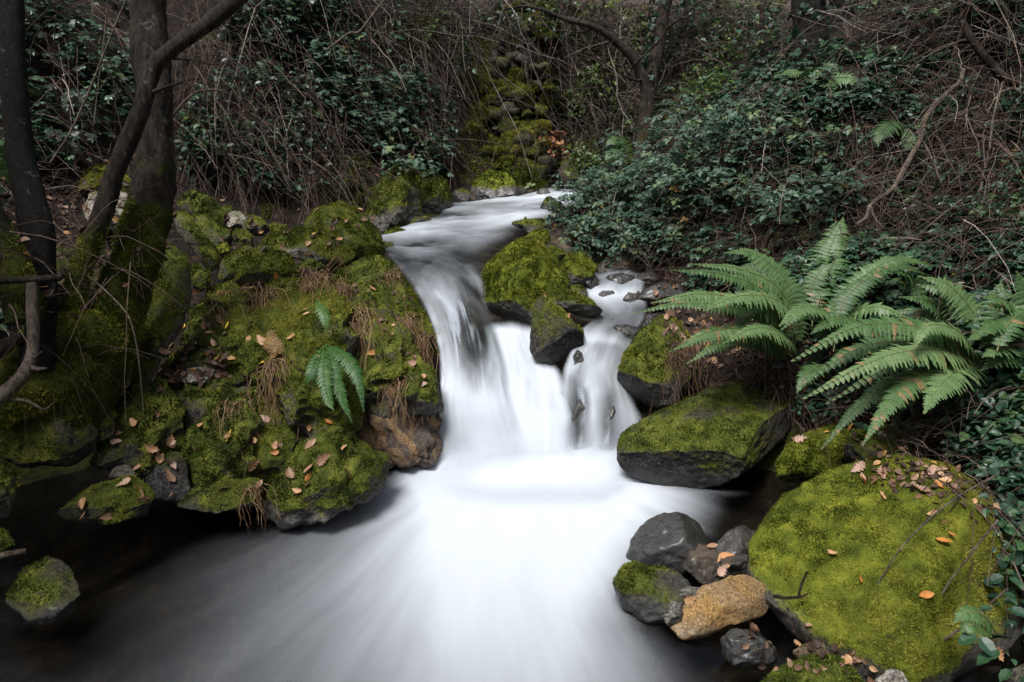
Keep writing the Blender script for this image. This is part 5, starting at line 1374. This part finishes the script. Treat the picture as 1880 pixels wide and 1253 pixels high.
K = dict
fern('spreading fern with pale fronds reaching left over the mossy bank towards the side stream', P(1455, 640, 3.45), [
    ([(1455, 640, 3.45), (1448, 560, 3.4), (1415, 518, 3.35), (1350, 492, 3.25), (1267, 484, 3.15)], .075, K(base_rnd=.62)),
    ([(1460, 640, 3.5), (1455, 540, 3.5), (1420, 490, 3.5), (1375, 462, 3.5), (1330, 464, 3.45)], .075, K(base_rnd=.5)),
    ([(1455, 640, 3.42), (1452, 575, 3.35), (1410, 545, 3.25), (1350, 545, 3.15), (1292, 570, 3.05)], .085, K(base_rnd=.72)),
    ([(1450, 645, 3.4), (1430, 580, 3.35), (1360, 550, 3.25), (1280, 540, 3.18), (1195, 556, 3.1)], .075, K(base_rnd=.62, browned=.08)),
    ([(1452, 650, 3.4), (1420, 620, 3.3), (1360, 604, 3.2), (1300, 610, 3.1), (1240, 640, 3.0)], .070, K(base_rnd=.6, browned=.1)),
    ([(1456, 650, 3.38), (1450, 625, 3.3), (1420, 606, 3.2), (1380, 604, 3.12), (1328, 630, 3.0)], .080, K(base_rnd=.68))], M_FERN, seed=1)
fern('fern with upright and arching fronds standing behind the middle of the fern bed', P(1535, 640, 3.4), [
    ([(1535, 640, 3.4), (1530, 590, 3.3), (1505, 568, 3.2), (1470, 565, 3.1), (1431, 598, 3.0)], .085, K(base_rnd=.65)),
    ([(1535, 640, 3.4), (1540, 592, 3.35), (1570, 570, 3.25), (1615, 564, 3.15), (1664, 582, 3.1)], .080, K(base_rnd=.7)),
    ([(1530, 640, 3.5), (1548, 550, 3.5), (1600, 496, 3.5), (1655, 474, 3.5), (1712, 488, 3.5)], .070, K(base_rnd=.4)),
    ([(1500, 560, 3.8), (1508, 505, 3.85), (1525, 455, 3.9), (1538, 420, 3.95), (1548, 400, 4.0)], .105, K(base_rnd=.45)),
    ([(1490, 600, 3.6), (1488, 540, 3.6), (1498, 510, 3.6), (1512, 492, 3.6), (1527, 484, 3.6)], .06, K(base_rnd=.35)),
    ([(1535, 640, 3.4), (1532, 600, 3.4), (1548, 560, 3.4), (1580, 520, 3.42), (1612, 500, 3.45)], .07, K(base_rnd=.45))], M_FERN, seed=2)
fern('big fern with long bright green fronds arching left over the rocks, nearest the camera', P(1800, 668, 3.0), [
    ([(1800, 672, 3.0), (1765, 625, 2.95), (1700, 602, 2.9), (1580, 598, 2.85), (1451, 664, 2.75)], .095, K(base_rnd=.45, browned=.08)),
    ([(1800, 672, 3.0), (1785, 640, 2.92), (1755, 606, 2.85), (1705, 598, 2.78), (1677, 640, 2.7)], .070, K(base_rnd=.75)),
    ([(1800, 672, 3.0), (1760, 650, 2.9), (1690, 642, 2.8), (1600, 664, 2.7), (1473, 733, 2.6)], .085, K(base_rnd=.82)),
    ([(1800, 672, 3.0), (1780, 668, 2.9), (1750, 685, 2.8), (1720, 715, 2.7), (1697, 758, 2.6)], .090, K(base_rnd=.7)),
    ([(1790, 680, 3.0), (1740, 678, 2.9), (1680, 695, 2.8), (1630, 745, 2.7), (1583, 818, 2.6)], .070, K(base_rnd=.4, browned=.2))], M_FERN, seed=3)
fern('fern with fronds rising straight up at the right edge of the fern bed', P(1815, 630, 3.2), [
    ([(1812, 640, 3.2), (1795, 590, 3.2), (1770, 550, 3.2), (1735, 520, 3.2), (1688, 507, 3.2)], .085, K(base_rnd=.68)),
    ([(1826, 640, 3.25), (1826, 600, 3.25), (1830, 565, 3.25), (1834, 540, 3.25), (1838, 518, 3.25)], .075, K(base_rnd=.42)),
    ([(1830, 640, 3.2), (1845, 600, 3.2), (1870, 570, 3.2), (1900, 555, 3.2), (1940, 550, 3.2)], .075, K(base_rnd=.35)),
    ([(1850, 650, 3.1), (1840, 630, 3.05), (1820, 615, 3.0), (1800, 612, 2.95), (1780, 625, 2.9)], .06, K(base_rnd=.55)),
    ([(1800, 640, 3.3), (1755, 590, 3.3), (1720, 560, 3.3), (1690, 548, 3.3), (1652, 545, 3.3)], .06, K(base_rnd=.25))], M_FERN, seed=4)
fern('tall fern at the right picture edge with broad overlapping dark fronds', P(1890, 640, 3.35), [
    ([(1885, 660, 3.3), (1880, 610, 3.28), (1862, 570, 3.25), (1835, 548, 3.2), (1800, 545, 3.15)], .075, K(base_rnd=.4)),
    ([(1890, 660, 3.3), (1895, 600, 3.3), (1890, 560, 3.3), (1880, 525, 3.3), (1868, 500, 3.3)], .075, K(base_rnd=.35)),
    ([(1885, 665, 3.25), (1862, 640, 3.2), (1835, 640, 3.1), (1805, 655, 3.05)], .065, K(base_rnd=.5)),
    ([(1890, 665, 3.25), (1875, 600, 3.2), (1850, 592, 3.1), (1820, 598, 3.05), (1795, 620, 3.0)], .07, K(base_rnd=.3))], M_FERN, seed=20)
fern('low dull fern filling the space between the left and middle ferns', P(1600, 640, 3.3), [
    ([(1600, 640, 3.3), (1590, 600, 3.25), (1560, 585, 3.2), (1520, 590, 3.15), (1490, 612, 3.1)], .07, K(base_rnd=.3)),
    ([(1605, 640, 3.3), (1625, 600, 3.3), (1655, 590, 3.25), (1690, 598, 3.2)], .07, K(base_rnd=.35)),
    ([(1600, 645, 3.25), (1585, 640, 3.15), (1550, 650, 3.05), (1520, 680, 2.98)], .06, K(base_rnd=.25, browned=.15)),
    ([(1690, 560, 3.55), (1680, 520, 3.55), (1660, 500, 3.5), (1630, 495, 3.45)], .07, K(base_rnd=.25))], M_FERN, seed=21)
fern('single small dark fern frond hanging beneath the long bright fronds', P(1512, 676, 3.1), [([(1515, 670, 3.1), (1500, 672, 3.05), (1485, 682, 3.0), (1474, 698, 2.97), (1464, 720, 2.95)], .05, K(base_rnd=.3))], M_FERN, seed=5)
fern('small fern leaf poking over the lower right of the huge mossy boulder', P(1830, 1150, 2.12), [([(1830, 1165, 2.15), (1815, 1140, 2.13), (1795, 1125, 2.11), (1772, 1125, 2.1), (1752, 1142, 2.08)], .045, K(base_rnd=.5, step=.013)),
     ([(1825, 1165, 2.15), (1800, 1150, 2.12), (1780, 1148, 2.1), (1765, 1160, 2.1)], .035, K(base_rnd=.4, step=.013))], M_FERN, seed=6)
fern('dark green fern drooping over the right face of the mossy outcrop', P(600, 640, 3.2), [
    ([(598, 632, 3.28), (620, 645, 3.18), (645, 670, 3.1), (660, 705, 3.05), (668, 756, 3.02)], .042, K(base_rnd=.45)),
    ([(597, 634, 3.28), (606, 660, 3.15), (616, 695, 3.08), (630, 735, 3.04), (646, 775, 3.02)], .040, K(base_rnd=.6)),
    ([(595, 635, 3.28), (594, 665, 3.16), (596, 700, 3.1), (603, 735, 3.06), (612, 752, 3.04)], .038, K(base_rnd=.7)),
    ([(594, 636, 3.28), (583, 655, 3.18), (574, 675, 3.12), (568, 690, 3.1), (560, 705, 3.1)], .035, K(base_rnd=.5))], M_GREENFERN, seed=7)
fern('slender little fern under the grass tuft on top of the mossy outcrop', P(583, 556, 3.5), [([(580, 552, 3.5), (588, 562, 3.44), (594, 576, 3.4), (598, 592, 3.38), (598, 606, 3.37)], .035, K(base_rnd=.8))], M_GREENFERN, seed=8)
fern('pale curled fern at the dark top of the left slope', P(590, 175, 5.9), [([(585, 175, 5.95), (578, 155, 5.9), (566, 142, 5.85), (552, 140, 5.8)], .09, K(base_rnd=.95)), ([(592, 180, 5.95), (600, 155, 5.9), (617, 147, 5.85), (638, 160, 5.8)], .1, K(base_rnd=.9)),
     ([(585, 180, 5.9), (580, 195, 5.8), (590, 215, 5.75)], .08, K(base_rnd=.6))], M_FERN, seed=9)
fern('fern on top of the right bank below the thick black trunk', P(1510, 160, 5.3), [([(1510, 165, 5.3), (1490, 140, 5.25), (1460, 130, 5.2), (1430, 138, 5.15)], .09, K(base_rnd=.55)), ([(1515, 165, 5.3), (1535, 145, 5.25), (1560, 142, 5.2), (1565, 156, 5.15)], .08, K(base_rnd=.5)),
     ([(1512, 165, 5.3), (1522, 130, 5.3), (1528, 110, 5.3)], .08, K(base_rnd=.4))], M_FERN, seed=10)
fern('dim fern hanging in the middle of the right bank', P(1650, 240, 4.6), [([(1660, 225, 4.6), (1640, 225, 4.55), (1618, 240, 4.5), (1612, 268, 4.45)], .08, K(base_rnd=.15)), ([(1665, 240, 4.6), (1672, 255, 4.55), (1665, 275, 4.5)], .06, K(base_rnd=.2))], M_FERN, seed=11)
fern('pale fern at the foot of the ivy covered grey trunk', P(1150, 290, 6.6), [([(1155, 295, 6.6), (1145, 265, 6.55), (1128, 255, 6.5), (1112, 268, 6.45)], .10, K(base_rnd=.35)), ([(1150, 295, 6.6), (1136, 275, 6.5), (1120, 280, 6.45), (1112, 295, 6.4)], .09, K(base_rnd=.3))], M_FERN, seed=12)
fern('dark fern at the left picture edge behind the black trunk', P(5, 300, 3.4), [([(25, 330, 3.4), (15, 300, 3.35), (5, 270, 3.3), (-15, 250, 3.3)], .07, K(base_rnd=.1)), ([(20, 335, 3.4), (5, 315, 3.3), (-15, 305, 3.25)], .06, K(base_rnd=.1))], M_FERN, seed=13)


# ---- grass tufts and big loose leaves
def tuft(label, px, py, n, length, spread, seed, mat=None, name='grass_tuft', bias=(0, 0)):
    r = np.random.default_rng(seed)
    h = hit(px, py)
    if h is None:
        return
    p, N, _ = h
    b = Buf()
    toward = nrm(np.array([CAM[0] - p[0], CAM[1] - p[1], 0]))
    for i in range(int(n * 2)):
        L = 1.55 * length * r.uniform(.2, 1.25)
        d = nrm(toward * .85 + N * .45 + ZZ * r.uniform(.1, .7) + RT * (r.normal(0, spread) + bias[0]))
        s = np.linspace(0, 1, 8)[:, None]
        q = p + N * .004 + (RT + ZZ * .4) * r.normal(0, .035) + d * (L * .55) * s ** .9 - ZZ * (L * .95 * s ** 1.7) + toward * (L * .10 * s ** 3) + np.cumsum(r.normal(0, .009 * L / .2, (8, 3)), 0)
        v, t, f = tube(q, np.linspace(.0021, .0007, 8), 3, False)
        b.add(v, quads=f, rnd=np.clip(r.normal(.5, .25), 0, 1))
    o = link(name, b.mesh(name, mat or M_GRASS, p), None, p)
    tag(o, label, 'grass tuft')


for i, a in enumerate([
        ('combed looking tuft of tan grass in the middle of the mossy outcrop', 475, 545, 55, .26, .35),
        ('big shaggy tuft of reddish dry grass on top of the outcrop near the fern', 575, 512, 75, .34, .35),
        ('dry grass hanging down the right shoulder of the outcrop above the bare rock', 655, 575, 60, .34, .25),
        ('reddish grass strands trailing right of the shaggy tuft', 625, 530, 45, .36, .2),
        ('tangle of brown grass under the pale stone knob on the outcrop', 505, 665, 45, .26, .45),
        ('small dry tuft at the upper left of the outcrop', 408, 540, 24, .16, .3),
        ('wispy red brown tuft on the outcrop left of the combed tuft', 440, 532, 30, .16, .35),
        ('little brown tuft above the bare veined rock by the waterfall', 725, 705, 30, .16, .35),
        ('rusty grass hanging on the waterfall edge of the mossy shoulder', 735, 590, 40, .22, .25),
        ('reddish brown strands at the lower right of the mossy shoulder', 765, 625, 34, .18, .3),
        ('thin dry blades on the bright moss beside the waterfall lip', 715, 500, 16, .2, .15),
        ('yellowish blades hanging on the mossy block below the outcrop', 430, 742, 26, .2, .35),
        ('straw tuft at the water edge left of the rounded pool boulder', 458, 900, 22, .10, .5),
        ('orange brown dead fern strands under the frond tip by the side stream', 1205, 568, 40, .16, .4),
        ('rusty drooping grass on the bank below the left ferns', 1250, 640, 50, .22, .4),
        ('brown strands hanging over the broad flat topped boulder', 1330, 705, 16, .25, .5),
        ('dry tuft on the bank edge above the moss capped boulder', 1290, 610, 45, .2, .45)]):
    tuft(*a, seed=200 + i)

# ---- fallen leaves, each an object of its own
LEAFM = {}
for kind in M_OAKS:
    for k in range(2):
        v, f = OAK if k == 0 or kind in ('tan', 'orange', 'pinkish') else OAK
        vv = v.copy()
        vv[:, 2] *= (1.5, .6)[k]
        vv[:, 2] += (.5, -.35)[k] * v[:, 0] * v[:, 1] + .12 * np.sin(v[:, 1] * 5 + k) * (v[:, 0] + .2)
        vv[:, 0] += .10 * np.sin(v[:, 1] * 3 + 2 * k)
        if kind == 'yellow' or (kind in ('brown', 'orange') and k == 1):
            s = np.clip(v[:, 1], .02, 1)
            vv[:, 0] = np.sign(v[:, 0]) * .21 * np.sin(np.pi * s) ** .8
            vv[:, 2] = v[:, 2] * .7
        LEAFM[kind, k] = make_mesh('fallen_leaf', vv, f, dict(rnd=np.full(len(v), .3 + .5 * k)), M_OAKS[kind], True)
z4 = lambda L, s, ox, oy: [(ox + a / s, oy + b / s) for a, b in L]
LP = z4([(1215, 405), (1300, 365), (1380, 370), (1515, 315), (1085, 395), (1005, 605), (940, 700), (1020, 745), (1210, 565), (1160, 590), (1215, 605), (1240, 640), (1255, 595), (860, 830), (890, 880), (1150, 760), (1210, 770), (1665, 515), (1680, 535),
         (1435, 800), (1740, 785), (1155, 645), (1105, 1145), (1265, 1205), (940, 1225), (1450, 1110), (1420, 1190), (1520, 1240), (1715, 1150), (735, 1125), (645, 1185), (870, 1070), (650, 1230), (1800, 1125), (1425, 680), (1355, 665), (1340, 700), (1605, 655),
         (905, 745), (960, 770), (880, 720), (1130, 600), (1720, 100), (1810, 110), (1690, 190), (1640, 200)], 2.984, 0, 400)
LP += z4([(870, 28), (770, 62), (790, 80), (908, 80), (998, 70), (1170, 12), (1405, 50), (1290, 25), (1580, 40), (1750, 70), (1660, 128), (1505, 170), (1480, 200), (1560, 175), (1585, 187), (1557, 240), (1515, 285), (1285, 147), (710, 160), (705, 190), (820, 130),
          (860, 150), (865, 210), (880, 165), (625, 255), (715, 260), (715, 318), (880, 298), (1120, 280), (430, 358), (437, 395), (555, 415), (485, 213), (415, 238), (1310, 255), (1780, 180), (600, 50), (735, 285), (725, 300), (1410, 70), (1395, 85)], 2.765, 0, 800)
LP += z4([(1145, 150), (1275, 155), (1165, 195), (1170, 212), (1225, 190), (1270, 225), (1255, 275), (1430, 150), (1500, 225), (1530, 205), (1430, 245), (1395, 265), (1300, 270), (1535, 150), (1545, 190), (1470, 345), (1515, 375), (1555, 445), (1525, 475), (1035, 527),
          (1140, 635), (1455, 715), (1540, 765), (1560, 790), (1690, 920), (1740, 965), (1800, 415), (1790, 360), (700, 847), (905, 910), (1105, 985), (1130, 1025), (1085, 1005), (1205, 1065), (525, 555), (558, 535), (400, 720), (1280, 200), (1470, 170), (1560, 160), (1600, 220),
          (500, 500), (540, 590), (570, 570), (680, 880), (860, 20), (900, 15)], 2.41, 1100, 800)
LP += z4([(915, 295), (250, 395), (1325, 540), (1200, 430), (520, 880), (520, 910), (465, 800), (30, 95), (60, 120), (700, 900), (250, 740)], 2.984, 600, 400)
LP += z4([(490, 325), (410, 470), (800, 580), (1550, 460), (1410, 490), (1150, 650), (1060, 845), (830, 740), (100, 645), (400, 410), (240, 610), (80, 425), (130, 590), (1010, 1085), (640, 1200), (790, 1080), (1340, 1190), (720, 540), (890, 950)], 2.984, 1250, 400)
kinds = list(M_OAKS)
for i, (x, y) in enumerate(LP):
    h = hit(x, y)
    if h is None:
        continue
    p, N, ob = h
    if ob.split('.')[0] in WATER:
        continue
    rr_ = np.random.default_rng(900 + i)
    kd = rr_.choice(kinds, p=[.18, .24, .40, .13, .05])
    t_ = (p - CAM) @ FW
    sz = rr_.uniform(.034, .074) * (1 if t_ > 2.6 else .85)
    o = link('fallen_leaf', LEAFM[kd, int(rr_.integers(2))])
    zz = Vector(nrm(N + rr_.normal(size=3) * .5 + ZZ * .2))
    yy = Vector(nrm(rr_.normal(size=3)))
    xx = yy.cross(zz).normalized()
    yy = zz.cross(xx)
    from mathutils import Matrix
    M = Matrix((xx, yy, zz)).transposed().to_4x4()
    M.translation = Vector(p + N * .012 - np.array(yy) * sz * .5)
    o.matrix_world = M @ Matrix.Scale(sz, 4)
    where = SURF.get(ob)
    if ob == 'ground':
        where = 'the leafy ground of the ' + ('left' if x < 900 else 'right') + ' bank'
    elif where is None:
        where = 'the stream edge'
    col = {'orange': 'orange', 'tan': 'tan', 'brown': 'dark brown', 'pinkish': 'pale pinkish', 'yellow': 'yellow'}[kd]
    tag(o, '%s fallen leaf on %s' % (col, where), 'leaf', 'fallen leaves on ' + where)

# ---------------------------------------------------------------- camera, sky, sun
cam_d = bpy.data.cameras.new('camera')
cam = bpy.data.objects.new('camera', cam_d)
COL.objects.link(cam)
cam.location = CAM
cam.rotation_euler = (math.radians(90) - TH, 0, 0)
cam_d.sensor_width = 36
cam_d.lens = 24
cam_d.clip_start = .05
cam_d.clip_end = 500
cam_d.dof.use_dof = True
cam_d.dof.focus_distance = 3.6
cam_d.dof.aperture_fstop = 5.0
SC.camera = cam
w = bpy.data.worlds.new('World')
SC.world = w
w.use_nodes = True
nt = w.node_tree
bg = nt.nodes['Background']
sky = nt.nodes.new('ShaderNodeTexSky')
sky.sky_type = 'NISHITA'
sky.sun_disc = False
sky.sun_elevation = math.radians(68)
sky.sun_rotation = math.radians(226)
sky.dust_density = 5.0
hs = nt.nodes.new('ShaderNodeHueSaturation')
hs.inputs['Saturation'].default_value = .45
nt.links.new(sky.outputs[0], hs.inputs['Color'])
nt.links.new(hs.outputs[0], bg.inputs[0])
bg.inputs[1].default_value = .064
sd = bpy.data.lights.new('sun', 'SUN')
sd.energy = 2.7
sd.angle = math.radians(22)
sd.color = (1, .985, .96)
so = bpy.data.objects.new('sun', sd)
COL.objects.link(so)
el, az = math.radians(68), math.radians(226)
dirv = Vector((math.sin(az) * math.cos(el), math.cos(az) * math.cos(el), math.sin(el)))
so.rotation_euler = dirv.to_track_quat('Z', 'Y').to_euler()
SC.view_settings.view_transform = 'Standard'
SC.view_settings.look = 'None'
SC.view_settings.exposure = 1.27
SC.view_settings.gamma = 1
c = SC.cycles
c.use_denoising = True
c.max_bounces = 8
c.transparent_max_bounces = 16
c.diffuse_bounces = 3
c.caustics_reflective = False
c.caustics_refractive = False
c.use_adaptive_sampling = True
c.adaptive_threshold = .02
